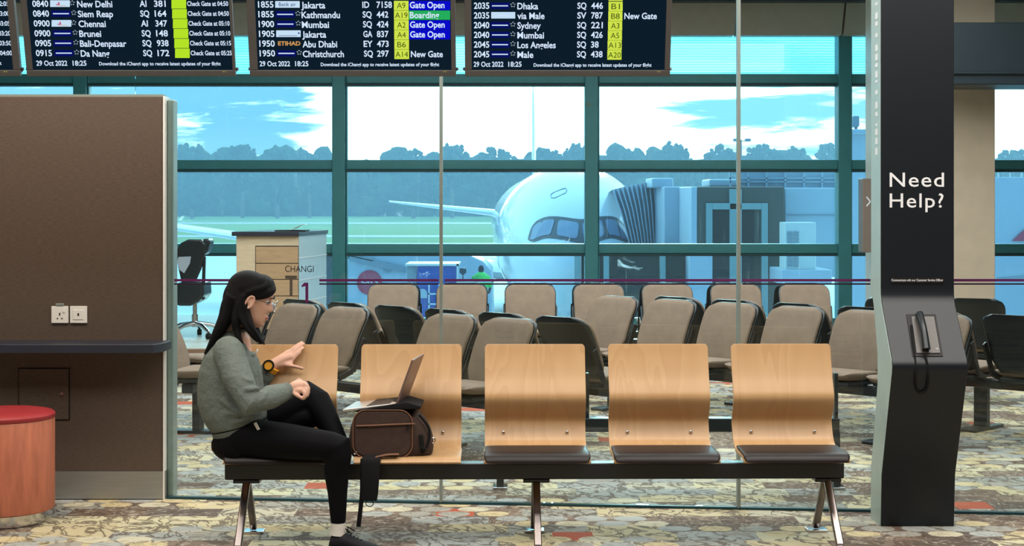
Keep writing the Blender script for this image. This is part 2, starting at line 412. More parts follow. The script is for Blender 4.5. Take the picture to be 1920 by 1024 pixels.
        if m: me.materials.append(m)
        if smooth or bevel or remesh or subsurf:
            for p in me.polygons: p.use_smooth = True
        if remesh:
            md = o.modifiers.new('union', 'REMESH'); md.mode = 'VOXEL'; md.voxel_size = remesh; md.use_smooth_shade = True
            if smoothing:
                md = o.modifiers.new('smooth', 'SMOOTH'); md.factor = .5; md.iterations = smoothing
        if bevel:
            md = o.modifiers.new('bevel', 'BEVEL'); md.width = bevel; md.segments = seg; md.limit_method = 'ANGLE'; md.angle_limit = R(angle); md.harden_normals = False
            o.modifiers.new('wn', 'WEIGHTED_NORMAL')
        elif smooth and not remesh and not subsurf:
            me.set_sharp_from_angle(angle=R(angle))
        if subsurf:
            md = o.modifiers.new('sub', 'SUBSURF'); md.levels = subsurf; md.render_levels = subsurf
        if kind: o['kind'] = kind
        if label: o['label'] = label
        return o

def copy_tree(o, parent=None):
    c = o.copy(); COL.objects.link(c); c.parent = parent
    for ch in list(o.children): copy_tree(ch, c)
    return c

# ================================================================== SETTING
z3_ = Vector((0, 0, 1))
Yw = 19.8                                   # window wall
def gy(X): return 8.274 - .099 * X          # glass partition line
MB().box((-9, -4, -.12), (9, Yw + .1, 0)).build('floor', M['carpet'], kind='structure')
MB().box((-9, -4, 4.05), (9, Yw + .1, 4.2)).build('ceiling', M['ceil'], kind='structure')
MB().box((-9.15, -4, 0), (-9, Yw, 4.05)).build('wall_left', M['wallpaint'], kind='structure')
MB().box((9, -4, 0), (9.15, Yw, 4.05)).build('wall_right', M['wallpaint'], kind='structure')
MB().box((-9, -4.15, 0), (9, -4, 4.05)).build('wall_back', M['wallpaint'], kind='structure')

# window wall
mull = [-8.45, -5.31, -2.13, .977, 4.09, 7.2]
zs = [.06, .975, 2.01, 3.07]
win = bpy.data.objects.new('window_1', None); COL.objects.link(win); win.location = (0, Yw, 0); win['kind'] = 'structure'
b = MB(); b.box((-9, Yw + .02, .02), (9, Yw + .032, 3.9)); b.build('glass_pane', M['g_curtain'], win)
for x in mull:
    MB().box((x - .08, Yw - .16, 0), (x + .08, Yw + .10, 4.0)).box((x + .084, Yw - .10, 0), (x + .10, Yw + .02, 4.0)).build('mullion', M['teal'], win, bevel=.012)
for z in zs:
    MB().box((-9, Yw - .09, z - .055), (9, Yw + .06, z + .065)).build('transom', M['teal'], win, bevel=.012)
    MB().box((-9, Yw - .10, z - .085), (9, Yw + .05, z - .056)).build('gasket', M['tealdark'], win)
MB().box((-9, Yw - .05, 0), (9, Yw + .05, .05)).build('sill', M['tealdark'], win)
MB().box((-9, Yw + .105, 3.13), (9, Yw + .11, 3.68)).build('blind', M['blind'], win)
for i, (a, c) in enumerate(((-9, -5.3), (-5.28, -2.58), (-2.56, .14), (.16, 2.71), (2.73, 4.02), (4.04, 9))):
    MB().prism([(a, 19.3, 4.0), (a, 19.55, 4.0), (a, 19.72, 3.59), (a, 19.5, 3.59)], (c - a, 0, 0)).build('trim_%d' % (i + 1), M['bulkhead'], kind='structure', bevel=.01)
MB().box((-9, 19.1, 3.96), (9, 19.74, 4.05)).build('trim_7', M['darkbeam'], kind='structure')
a = at(1725, 48, 16.2); c = at(2300, 163, 16.2)
MB().box((a.x, 15.9, c.z), (9, 16.6, a.z)).box((a.x, 15.86, c.z + .10), (9, 15.9, c.z + .13)).build('trim_8', M['darkbeam'], kind='structure', bevel=.02)
# stone-clad column behind the help point
a = at(1640, 68, 17.0); c = at(1866, 0, 17.0)
col = MB().box((a.x, 17.0, 0), (c.x, 17.45, 4.05)).build('pillar', M['tan'], kind='structure', bevel=.01)

p = at(1100, 199, Yw - .17)
MB().text('A', p, (1, 0, 0), z3_, .075, depth=.001).build('lettering', mat('dull_gold_lettering', rgb(150, 130, 70), .5), win, label='small dull gold letter A')

# raised floor by the window
pz = .17
MB().box((-9, 15.25, 0), (-2.05, Yw - .17, pz)).build('platform', M['platform'], kind='structure', bevel=.006)
MB().box((-9, 15.20, 0), (-2.05, 15.249, pz - .012)).build('trim_9', M['riser'], kind='structure')

# glass partition
part = bpy.data.objects.new('glass_partition', None); COL.objects.link(part); part['kind'] = 'structure'
part.location = (0, gy(0), 0)
def gp(px, py):                             # point of the partition plane behind a photo point
    t = (px - 960) / F; Y = 8.274 / (1 + .099 * t); return at(px, py, Y)
gu = Vector((1, -.099, 0)).normalized(); gn = Vector((-.099, -1, 0)).normalized()
joints = [-2.0, gp(827, 0).x, gp(1385, 0).x, gp(1943, 0).x, gp(2500, 0).x]
for a, c in zip(joints, joints[1:]):
    p = Vector((a + .004, gy(a), .015)); q = Vector((c - .004, gy(c), .015))
    n = gn * -.006
    MB().prism([p, q, q + Vector((0, 0, 3.0)), p + Vector((0, 0, 3.0))], n * 2).build('glass_pane', M['g_partition'], part)
for a in joints[1:-1]:
    p = Vector((a, gy(a), 0))
    MB().bar(p + Vector((0, .01, .01)), p + Vector((0, .01, 3.05)), .016, .05, (0, 1, 0)).build('joint_fin', M['post'], part, label='slim pale vertical joint between two panes')
p = Vector((-1.82, gy(-1.82), 0)); q = Vector((6, gy(6), 0))
MB().bar(p + Vector((0, 0, .006)), q + Vector((0, 0, .006)), .03, .014).build('floor_channel', M['tealdark'], part)
MB().bar(p + Vector((0, 0, 3.08)), q + Vector((0, 0, 3.08)), .05, .1).build('head_rail', M['post'], part)
# double manifestation stripes and gate lettering on the panes
for x0, x1 in ((327, 440), (599, 822), (834, 1380), (1392, 1632), (1700, 1936)):
    for v, m, th in ((525.5, 'magenta', .013), (532.5, 'stripe', .008)):
        p = gp(x0, v) + gn * .003; q = gp(x1, v) + gn * .003
        MB().bar(p, q, .003, th).build('stripe', M[m] if not (v < 530 and False) else M[m], part)
z3 = Vector((0, 0, 1))
b = MB(); b.text('CHANGI', gp(535, 510) + gn * .004, gu, z3, .048, width=.152); b.build('lettering', M['ink'], part, label='word CHANGI in thin black capitals')
b = MB(); p = gp(546, 555) + gn * .0015
for u0, v0, u1, v1 in ((-.0075, 0, .0075, .09), (-.031, .09, .031, .107)): b.prism([p + gu * u0 + z3 * v0, p + gu * u1 + z3 * v0, p + gu * u1 + z3 * v1, p + gu * u0 + z3 * v1], gn * .002)
b.build('lettering', M['greyvinyl'], part, label='large grey capital T')
b = MB(); p = gp(575, 568) + gn * .0015
b.prism([p + gu * u + z3 * v for u, v in ((-.006, 0), (.009, 0), (.009, .106), (-.012, .106), (-.026, .092), (-.026, .082), (-.006, .088))], gn * .002)
b.build('lettering', M['magenta'], part, label='large magenta figure 1')

# ---- brown panelled wall on the left
Yp = 8.42
wl = bpy.data.objects.new('wall_panelled', None); COL.objects.link(wl); wl.location = (-2.5, Yp, 0); wl['kind'] = 'structure'
zt = at(0, 181, Yp).z; xr = at(305, 0, Yp).x
MB().box((-4.2, Yp, .15), (xr, Yp + .10, zt)).build('panel', M['laminate'], wl, bevel=.004)
MB().box((-4.2, Yp - .004, .005), (xr + .012, Yp + .10, .15)).build('kick_plate', M['steel'], wl, label='brushed steel kick plate')
MB().box((xr + .003, Yp - .006, 0), (xr + .011, Yp + .12, zt + .002)).build('edge_strip', M['plastic_white'], wl)
MB().box((xr + .013, Yp + .05, 0), (at(325, 0, Yp + .05).x, Yp + .16, zt - .012)).build('end_post', M['post'], wl, bevel=.008, label='satin metal end post')
MB().box((-4.2, Yp + .005, zt), (xr, Yp + .095, zt + .012)).build('cap_trim', M['post'], wl)
# access hatch
h0 = at(35, 788, Yp); h1 = at(131, 690, Yp)
MB().box((h0.x, Yp - .005, h0.z), (h1.x, Yp - .0005, h1.z)).build('hatch_gap', M['ink'], wl)
g = MB().box((h0.x + .005, Yp - .009, h0.z + .005), (h1.x - .005, Yp - .002, h1.z - .005)).build('hatch', M['laminate'], wl, bevel=.001)
k0 = at(117, 739, Yp)
MB().cyl(k0 + Vector((0, -.009, 0)), k0 + Vector((0, -.016, 0)), .010).build('lock', M['chrome'], wl, smooth=True)

# ledge shelf on the wall
s0 = at(-260, 642, 8.15)
sh = thing('wall_shelf', (-2.6, Yp, .79), 'dark slate ledge with a clipped corner fixed along the brown wall', 'shelf')
xe = at(305, 0, 8.16).x
MB().prism([(-4.2, Yp - .001, .795), (xe - .01, Yp - .001, .795), (xe - .01, 8.26, .795), (xe - .05, 8.16, .795), (-4.2, 8.16, .795)], (0, 0, .045)).build('shelf_board', M['shelf'], sh, bevel=.003)

# power outlet and data outlet
def outlet(px0, label, kind):
    a = at(px0, 606, Yp); c = at(px0 + 32, 574, Yp)
    t = thing('wall_socket', ((a.x + c.x) / 2, Yp, a.z), label, 'socket', 'wall sockets above the ledge')
    MB().box((a.x, Yp - .010, a.z), (c.x, Yp - .0005, c.z)).build('face_plate', M['plastic_white'], t, bevel=.003)
    cx, cz = (a.x + c.x) / 2, (a.z + c.z) / 2
    if kind == 'power':
        MB().box((cx - .003, Yp - .0115, cz - .004), (cx + .003, Yp - .009, cz + .010)).box((cx - .016, Yp - .0115, cz - .022), (cx - .008, Yp - .009, cz - .017)).box((cx + .008, Yp - .0115, cz - .022), (cx + .016, Yp - .009, cz - .017)).build('pin_holes', M['ink'], t)
        MB().box((cx + .018, Yp - .014, cz + .012), (cx + .026, Yp - .009, cz + .028)).build('switch', M['plastic_white'], t, bevel=.001)
        MB().box((cx - .022, Yp - .012, c.z + .001), (cx + .022, Yp - .001, c.z + .014)).build('clip', M['post'], t, bevel=.002)
    else:
        MB().box((cx - .028, Yp - .0125, cz - .026), (cx + .028, Yp - .009, cz + .026)).build('inner_plate', M['plastic_white'], t, bevel=.002)
        MB().box((cx - .004, Yp - .0135, cz - .006), (cx + .004, Yp - .012, cz + .008)).build('port', M['ink'], t)
outlet(97, 'white three-pin power socket with a rocker switch on the brown wall', 'power')
outlet(132, 'white data socket with one small port beside the power socket', 'data')

# ---- stool
st = thing('drum_stool', (at(8, 0, 7.85).x, 7.85, 0), 'round orange wood drum stool with a red padded top by the brown wall', 'stool')
MB().lathe((0, 0, 0), [(.195, .0), (.2, .004), (.2, .055), (.195, .06)]).build('base_ring', M['chrome'], st, local=True, smooth=True, label='polished metal base ring')
MB().lathe((0, 0, 0), [(.225, .06), (.238, .066), (.24, .08), (.24, .50), (.236, .508)]).build('drum', M['orangewood'], st, local=True, smooth=True)
MB().lathe((0, 0, 0), [(.238, .508), (.243, .515), (.242, .528), (.232, .538), (.19, .546), (.1, .55), (.01, .551)]).build('cushion', M['redvinyl'], st, local=True, smooth=True, label='red padded top')

# ================================================================== FRONT BENCH
BY = 7.5
bench = thing('beam_bench', (.11, BY, 0), 'five-seat beech plywood beam bench in front of the glass partition', 'bench', None, R(.8))
prof = [(.10, .893), (.085, .83), (.055, .745), (.026, .69), (.010, .658), (.012, .628), (.042, .578), (.066, .545), (.070, .522), (.050, .48), (.028, .447), (-.015, .425), (-.08, .417), (-.2, .418), (-.27, .420), (-.296, .413), (-.310, .398)]
def smooth_prof(p, it=2):
    for _ in range(it):
        q = [p[0]]
        for a, c in zip(p, p[1:]):
            q += [(a[0] * .75 + c[0] * .25, a[1] * .75 + c[1] * .25), (a[0] * .25 + c[0] * .75, a[1] * .25 + c[1] * .75)]
        p = q + [p[-1]]
    return p
def seat_shell(parent, xc):
    p = smooth_prof(prof); n = len(p); W = .2375; b = MB()
    def half(i):
        z = p[i][1]; y = p[i][0]
        if i < n * .3 and z > .875: return W - .012 * ((z - .875) / .018) ** 2
        return W + (.0035 if y < -.05 else 0)
    front = []; back = []
    for i, (y, z) in enumerate(p):
        t = Vector((p[min(i + 1, n - 1)][0] - p[max(i - 1, 0)][0], p[min(i + 1, n - 1)][1] - p[max(i - 1, 0)][1])).normalized()
        nx, nz = -t.y, t.x                                  # behind / below the face
        if nx < 0 and z > .5: nx, nz = -nx, -nz
        if z < .44 and nz > 0: nx, nz = -nx, -nz
        front.append((y, z)); back.append((y + nx * .013, z + nz * .013))
    loop = [(y, z, half(i)) for i, (y, z) in enumerate(front)]
    bl = [(y, z, half(i)) for i, (y, z) in enumerate(back)]
    L = []
    for (y, z, h), (y2, z2, h2) in zip(loop, bl):
        L.append([b.bm.verts.new((xc - h, y, z)), b.bm.verts.new((xc + h, y, z)), b.bm.verts.new((xc + h2, y2, z2)), b.bm.verts.new((xc - h2, y2, z2))])
    b._skin(L)
    return b.build('seat_shell', M['beech'], parent, local=True, bevel=.003, angle=60)
def seat_pad(parent, xc):
    b = MB(); rr = []
    for i in range(13):
        t = i / 12; y = -.035 - t * .297
        e = min(1, min(t, 1 - t) / .10); k = math.sqrt(max(0, 1 - (1 - e) ** 2))
        w = .236 * (.955 + .045 * k) + (.004 if t > .5 else 0); zt = .424 + .013 * k - (.014 * max(0, (t - .7) / .3) ** 2); zb = .421 - (.026 * max(0, (t - .8) / .2))
        ring = []
        for j in range(24):
            a = 2 * math.pi * j / 24; ca, sa = math.cos(a), math.sin(a)
            ring.append((xc + w * math.copysign(abs(ca) ** .22, ca), y, (zt + zb) / 2 + max(.002, (zt - zb) / 2) * math.copysign(abs(sa) ** .45, sa)))
        rr.append(ring)
    return b.rings(rr).build('seat_pad', M['pad'], parent, local=True, smooth=True, angle=60)
seat_x = [-1.170, -.585, 0, .585, 1.170]
for i, x in enumerate(seat_x):
    s = seat_shell(bench, x)
    if i != 1: seat_pad(s, x)
    for sx in (-.15, .15):
        MB().ell((x + sx, .043, .482), (.008, .005, .008), seg=12).build('bolt', M['chrome'], s, local=True, smooth=True)
    MB().bar((x, .105, .50), (x, .09, .37), .05, .012).box((x - .1, -.16, .366), (x + .1, .09, .378)).build('bracket', M['blackmetal'], s, local=True)
MB().box((-1.43, -.145, .292), (1.42, -.065, .366)).build('beam', M['blackmetal'], bench, local=True, bevel=.006)
for x in (-1.33, 0.0, 1.345):
    lg = MB().bar((x, -.11, .30), (x, -.40, .035), .034, .03, (0, 0, 1)).build('leg', M['legsteel'], bench, local=True, bevel=.006)
    MB().box((x - .045, -.45, 0), (x + .045, -.37, .012)).build('foot_plate', M['chrome'], lg, local=True, bevel=.003)
    lg = MB().bar((x - .004, -.10, .30), (x - .004, .11, .02), .032, .03).build('leg', M['legsteel'], bench, local=True, bevel=.006)
    MB().box((x - .05, .07, 0), (x + .046, .15, .012)).build('foot_plate', M['chrome'], lg, local=True, bevel=.003)
    MB().box((x - .06, -.15, .278), (x + .06, -.06, .292)).build('leg_bracket', M['blackmetal'], bench, local=True)

# bare beam frame behind the glass
by = 8.77
bx0, bx1 = at(925, 0, by).x, at(1572, 0, by).x
bb = thing('bare_beam', ((bx0 + bx1) / 2, by, 0), 'bare black steel seat beam on two legs just behind the glass partition', 'seat frame')
MB().box((bx0, by - .04, .31), (bx1, by + .04, .385)).build('beam', M['blackmetal'], bb, bevel=.006)
for px in (938, 1567):
    x = at(px, 0, by).x
    l = MB().bar((x, by, .31), (x, by - .02, .01), .04, .05).build('leg', M['blackmetal'], bb, bevel=.006)
    MB().box((x - .04, by - .07, 0), (x + .04, by + .05, .015)).build('foot_plate', M['chrome'], l, bevel=.003)
for px in (1101, 1567):
    x = at(px, 0, by).x
    MB().box((x - .010, by - .02, .385), (x + .010, by + .03, .63)).build('upright', M['blackmetal'], bb, bevel=.004)

# ================================================================== LOUNGE SEATING
def lounge_seat(parent):
    """one padded seat facing local -y, origin on the floor below the top edge of the back"""
    u = sub_empty('seat', parent)
    def backshape(y0, th, grow, zb):
        b = MB(); rr = []
        N = 16
        for i in range(N + 1):
            t = i / N; z = zb + (.822 + grow * .4 - zb) * t
            yc = y0 - (.185 * (1 - t)) + .022 * math.sin(math.pi * t) * -1
            w = .218 + grow + .010 * t
            if t > .78: w -= .085 * (1 - math.sqrt(max(0, 1 - ((t - .78) / .22) ** 2)))
            if t < .25: w -= .05 * ((.25 - t) / .25) ** 1.3
            k = 1.0 if 0 < i < N else .5
            ring = []
            for j in range(20):
                a = 2 * math.pi * j / 20; ca, sa = math.cos(a), math.sin(a)
                ring.append((w * math.copysign(abs(ca) ** .3, ca), yc + th * k * math.copysign(abs(sa) ** .6, sa) + .03 * (ca * ca) * -.5, z))
            rr.append(ring)
        b.rings(rr); return b
    backshape(.0, .024, 0, .40).build('backrest', M['taupe'], u, local=True, smooth=True, angle=70)
    backshape(.034, .016, .006, .42).build('back_shell', M['shell'], u, local=True, smooth=True, angle=70)
    b = MB(); rr = []
    for i in range(11):
        t = i / 10; y = -.165 - .43 * t; e = math.sqrt(max(.03, 1 - (2 * t - 1) ** 6))
        w = .222 * (.93 + .07 * e); zc = .408 + .018 * t + .02 * (t - .5) ** 2
        rr.append([(w * math.copysign(abs(math.cos(a)) ** .35, math.cos(a)), y, zc + .03 * e * math.copysign(abs(math.sin(a)) ** .6, math.sin(a)) + .014 * math.cos(a) ** 4) for a in [2 * math.pi * j / 20 for j in range(20)]])
    b.rings(rr).build('seat_pad', M['taupe'], u, local=True, smooth=True, angle=70)
    MB().box((-.19, -.55, .352), (.19, -.18, .388)).build('seat_base', M['shell'], u, local=True, bevel=.012)
    for sx in (-1, 1):
        MB().bar((sx * .235, -.06, .62), (sx * .228, -.165, .40), .016, .045).bar((sx * .228, -.165, .405), (sx * .215, -.28, .36), .016, .04).build('side_bracket', M['blackmetal'], u, local=True, bevel=.004)
    return u
proto = None
def seat_row(name, xs, origin, rz, label, cat='seating', group='padded beam seats in the lounge', legs=None):
    """xs: seat positions along the row's local x"""
    global proto
    t = thing(name, (origin[0], origin[1], 0), label, cat, group, rz)
    for x in xs:
        if proto is None:
            s = lounge_seat(t); proto = s
        else:
            s = copy_tree(proto, t)
        s.location = (x, 0, 0)
    a, c = min(xs) - .2, max(xs) + .2
    MB().box((a, -.37, .29), (c, -.29, .352)).build('beam', M['blackmetal'], t, local=True, bevel=.006)
    for x in (legs if legs is not None else (a + .1, (a + c) / 2, c - .1)):
        l = MB().box((x - .05, -.355, .012), (x + .05, -.305, .29)).build('leg', M['blackmetal'], t, local=True, bevel=.006)
        MB().box((x - .06, -.53, 0), (x + .06, -.13, .022)).build('foot', M['blackmetal'], l, local=True, bevel=.006)
    return t
def row_between(p, q, n, skip=()):
    p, q = Vector(p), Vector(q); L = (q - p).length
    return [L * i / (n - 1) for i in range(n) if i not in skip], math.atan2(q.y - p.y, q.x - p.x)
# window row and the row that backs on to it
xs = [.617 * i for i in range(7)]
seat_row('seat_row', xs, (-1.07, 14.45), 0, 'row of seven taupe padded seats facing the camera, nearest the window')
r = seat_row('seat_row', xs, (-1.07 + .617 * 6, 14.62), R(180), 'row of dark-shelled seats turned to the window, behind the row facing the camera')
# diagonal rows
C1 = [(-1.913, 11.98), (.0, 10.18)]
xs, ang = row_between(C1[0], C1[1], 6, (3,))
seat_row('seat_row', xs, C1[0], ang, 'diagonal row of five taupe seats with a gap, behind the left end of the bench', legs=(.30, 1.05, 2.3))
d = Vector((math.cos(ang), math.sin(ang))); nrm = Vector((-d.y, d.x))
xs, _ = row_between(C1[0], C1[1], 6)
o = Vector(C1[1]) + nrm * .34 + d * .11
seat_row('seat_row', xs, o, ang + math.pi, 'diagonal row of seats showing black shells, backing on to the row with a gap', legs=(.4, 2.2))
C2 = [(.827, 12.52), (2.835, 10.53)]
xs, ang = row_between(C2[0], C2[1], 6)
seat_row('seat_row', xs, C2[0], ang, 'diagonal row of six taupe padded seats passing behind the help point pillar', legs=(.25, 1.55, 2.6))
d = Vector((math.cos(ang), math.sin(ang))); nrm = Vector((-d.y, d.x))
o = Vector(C2[1]) + nrm * .30 + d * .34
xs2 = [.565 * i for i in range(6)]
seat_row('seat_row', xs2, o, ang + math.pi, 'diagonal row of dark seat backs behind the six taupe seats near the help point', legs=(.4, 2.4))
seat_row('seat_row', [0, .6], at(1826, 0, 12.3).xy, R(160), 'black seat backs by the tan column, farthest right of the lounge seats', legs=(.3,))
seat_row('seat_row', [0], (at(285, 0, 10.9).x, 10.9), R(80), 'single taupe seat edge showing past the end post of the brown wall', legs=(0,))

# ================================================================== GATE PODIUM AND OFFICE CHAIR
py0 = 16.4
pd = thing('gate_podium', (at(503, 0, py0).x, py0, pz), 'tall beige gate podium with plank front and pale blue-grey side, on the platform', 'podium')
a = at(443, 437, py0); c = at(560, 437, py0); e = at(612, 437, 17.5); zt2 = a.z - .03
MB().prism([(a.x, py0, pz), (c.x, py0, pz), (c.x, py0, zt2), (a.x, py0, zt2)], (0, .9, 0)).build('body', M['podium'], pd, bevel=.004)
i0 = at(480, 462, py0); 
zrow = [at(0, v, py0).z for v in (462, 494, 524, 555, 587, 618, 650)]
for z0, z1 in zip(zrow, zrow[1:]):
    if z1 > pz: MB().box((i0.x, py0 - .012, z1 + .004), (c.x - .004, py0 - .001, z0 - .004)).build('plank', M['podium2'], pd, bevel=.002)
MB().box((i0.x - .006, py0 - .004, pz + .02), (c.x - .001, py0 - .0005, zrow[0] + .006)).build('plank_backing', M['ink'], pd)
sd = [(c.x + .002, py0 + .001), (e.x, 17.5), (e.x - .02, 17.52), (c.x + .002, py0 + .5)]
MB().prism([(x, y, pz) for x, y in sd], (0, 0, zt2 - pz)).build('side_panel', M['podiumside'], pd, label='pale blue-grey side panel')
for f in (.12, .34, .56, .78):
    z = pz + (zt2 - pz) * f
    MB().bar(Vector((c.x + .004, py0, z)), Vector((e.x + .002, 17.5, z)), .006, .010).build('joint_strip', M['letter'], pd)
MB().prism([(a.x - .04, py0 - .05, zt2), (c.x + .01, py0 - .05, zt2), (e.x + .02, 17.5, zt2), (a.x + .2, 17.5, zt2)], (0, 0, .045)).build('top', M['shelf'], pd, bevel=.004)
q = at(548, 432, 16.6)
fo = thing('desk_papers', (q.x, 16.6, zt2 + .046), 'open folder with a curled page on the gate podium', 'folder')
MB().box((q.x - .16, 16.45, zt2 + .046), (q.x + .16, 16.75, zt2 + .058)).build('folder_cover', M['ink'], fo)
b = MB(); rr = []
for i in range(12):
    t = i / 11; x = q.x - .02 + .17 * t; z = zt2 + .064 + .06 * math.sin(t * 2.2) * t
    rr.append([(x, 16.5, z), (x, 16.7, z), (x, 16.7, z + .003), (x, 16.5, z + .003)])
b.rings(rr).build('page', M['plastic_white'], fo, smooth=True)

oc = thing('office_chair', (at(358, 0, 16.2).x, 16.2, pz), 'black high-back swivel office chair beside the gate podium', 'office chair')
def ol(px, py, dy=0.0):
    p = at(px, py, 16.2 + dy); return p
def slab(b, pts, y0, y1, w0):
    return b.prism([(p[0], y0, p[1]) for p in pts], (0, y1 - y0, 0))
pts = [(333, 500), (330, 470), (338, 456), (352, 449), (378, 449), (385, 458), (383, 478), (376, 505), (368, 524), (355, 535), (340, 532)]
b = MB(); b.prism([ol(x, y, -.02) for x, y in pts], (0, .07, 0)); b.build('backrest', M['shell'], oc, bevel=.02, seg=3)
pts = [(332, 492), (334, 482), (358, 481), (356, 494), (348, 508), (345, 513), (336, 506)]
b = MB(); b.prism([ol(x, y, -.035) for x, y in pts], (0, .012, 0)); b.build('lumbar_pad', M['jetgrey'], oc, bevel=.004, label='grey lumbar panel')
b = MB(); b.prism([ol(x, y, .06) for x, y in [(378, 449), (390, 447), (394, 453), (388, 474), (379, 480)]], (0, .24, 0)); b.build('headrest', M['shell'], oc, bevel=.02)
b = MB(); b.prism([ol(x, y, -.05) for x, y in [(330, 530), (380, 528), (382, 556), (372, 566), (356, 574), (330, 574)]], (0, .46, 0)); b.build('seat', M['shell'], oc, bevel=.03)
b = MB(); b.bar(ol(383, 480, .05), ol(381, 562, .05), .03, .05); b.build('back_support', M['shell'], oc, bevel=.01)
cx = oc.location.x; cy = 16.4
MB().cyl((cx, cy, pz + .13), (cx, cy, ol(0, 574).z + .01), .022).cyl((cx, cy, pz + .11), (cx, cy, pz + .24), .032).build('gas_lift', M['chrome'], oc, smooth=True)
for k in range(5):
    a5 = 2 * math.pi * k / 5 + .35; ex, ey = cx + .30 * math.cos(a5), cy + .30 * math.sin(a5)
    l = MB().tube([(cx, cy, pz + .15), (cx + .16 * math.cos(a5), cy + .16 * math.sin(a5), pz + .13), (ex, ey, pz + .075)], [.026, .022, .016], 10).build('base_arm', M['chrome'], oc, smooth=True)
    MB().cyl((ex - .02 * math.sin(a5), ey + .02 * math.cos(a5), pz + .032), (ex + .02 * math.sin(a5), ey - .02 * math.cos(a5), pz + .032), .031, seg=16).build('caster', M['rubber'], l, smooth=True)

# sign box on the column
a = at(1613, 473, 16.9); c = at(1665, 335, 16.9)
sg = thing('hanging_sign', ((a.x + c.x) / 2, 16.9, a.z), 'brown sign box with a pale arrow on the tan column left of the help point', 'sign')
MB().box((a.x, 16.8, a.z), (c.x, 17.001, c.z)).build('sign_box', mat('brown_sign_face', rgb(122, 106, 96), .5, 0, .4, .05), sg, bevel=.008)
p = at(1630, 378, 16.795)
MB().bar(p + Vector((-.03, 0, .05)), p + Vector((.01, 0, 0)), .004, .014).bar(p + Vector((-.03, 0, -.05)), p + Vector((.01, 0, 0)), .004, .014).build('arrow', M['letter'], sg)

# ================================================================== HELP POINT
hx0, hx1 = at(1652, 0, 7.73).x, at(1789, 0, 7.73).x
hp = thing('help_point', ((hx0 + hx1) / 2, 7.84, 0), 'tall charcoal help point pillar reading Need Help? with a wall phone', 'help point')
zb1, zb2 = at(0, 560, 7.73).z, at(0, 692, 7.5).z
pf = [(7.73, 0), (7.73 - .02, .25), (7.50, zb2 - .02), (7.495, zb2 + .01), (7.505, zb2 + .04), (7.715, zb1 - .02), (7.728, zb1 + .02), (7.73, zb1 + .06), (7.73, 4.05)]
def prof_at(z):
    for (y0, z0), (y1, z1) in zip(pf, pf[1:]):
        if z0 <= z <= z1: return y0 + (y1 - y0) * (z - z0) / (z1 - z0)
MB().prism([(hx0, y, z) for y, z in pf] + [(hx0, 7.94, 4.05), (hx0, 7.94, zb1 + .05), (hx0, 7.88, zb1 - .05), (hx0, 7.80, zb2 + .04), (hx0, 7.80, zb2 - .1), (hx0, 7.94, .25), (hx0, 7.95, 0)], (hx1 - hx0, 0, 0)).build('casing', M['pylon'], hp, bevel=.004, angle=50)
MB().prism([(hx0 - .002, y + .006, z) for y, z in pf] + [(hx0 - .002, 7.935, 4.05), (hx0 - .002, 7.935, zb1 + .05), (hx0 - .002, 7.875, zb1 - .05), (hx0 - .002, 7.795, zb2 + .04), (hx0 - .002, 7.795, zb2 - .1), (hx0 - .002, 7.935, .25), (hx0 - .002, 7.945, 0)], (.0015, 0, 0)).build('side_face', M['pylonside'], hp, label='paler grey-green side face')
b = MB()
zz = at(0, 4, 7.8).z; v = 0
random.seed(3)
while v < 290:
    z = at(0, 4 + v, 7.8).z; h = random.choice((.012, .02, .032))
    b.box((hx0 - .0035, 7.79, z - h), (hx0 - .0022, 7.84, z)); v += h * 385 + random.choice((5, 7, 14))
b.build('side_marks', M['letter'], hp, label='small pale cut marks down the side face')
def ptext(s, px0, px1, base, size, name, m, lab=None):
    p = at(px0, base, 7.729); q = at(px1, base, 7.729)
    MB().text(s, p, (1, 0, 0), z3, size, width=(q - p).length, depth=.001, bold=.006, space=1.1).build(name, m, hp, label=lab)
ptext('Need', 1668, 1770, 350, .098, 'lettering', M['letter'])
ptext('Help?', 1668, 1769, 389, .098, 'lettering', M['letter'])
p = at(1671, 529, 7.7285); q = at(1768, 522, 7.7285)
MB().box((p.x - .004, 7.7265, p.z - .006), (q.x + .004, 7.7295, q.z + .006)).build('caption_strip', M['ink'], hp)
MB().text('Communicate with our Customer Service Officer', p + Vector((0, -.004, .004)), (1, 0, 0), z3, .017, width=q.x - p.x, depth=.0005, bold=.01).build('caption', M['letter'], hp)
# phone on the sloped face
sv = Vector((0, pf[5][0] - pf[4][0], pf[5][1] - pf[4][1])).normalized(); sn = Vector((0, -sv.z, sv.y))
def sl(px, py, off=0.0):
    z = H - .8
    Y = 7.6
    for _ in range(8):
        z = H - (py - VH) / F * Y; Y = prof_at(min(max(z, zb2 + .04), zb1 - .02))
    return at(px, py, Y) + sn * off
def sbox(b, x0, x1, y0, y1, o0, o1):
    c = [sl(x0, y1, 0), sl(x1, y1, 0), sl(x1, y0, 0), sl(x0, y0, 0)]
    return b.prism([p + sn * o0 for p in c], sn * (o1 - o0))
def spara(b, pts, o0, o1): return b.prism([sl(x, y) + sn * o0 for x, y in pts], sn * (o1 - o0))
spara(MB(), [(1711, 669), (1768, 669), (1754, 590), (1699, 590)], -.004, .004).build('phone_recess', M['ink'], hp, bevel=.001)
ph = spara(MB(), [(1718, 664), (1763, 664), (1751, 595), (1708, 595)], .0041, .009).build('phone_plate', M['bezel'], hp, bevel=.002)
b = MB(); b.box(sl(1756, 656, .009) - Vector((.006, .004, .003)), sl(1756, 656, .009) + Vector((.006, 0, .003))); b.build('phone_button', M['letter'], ph)
b = MB(); pts = []; rad = []
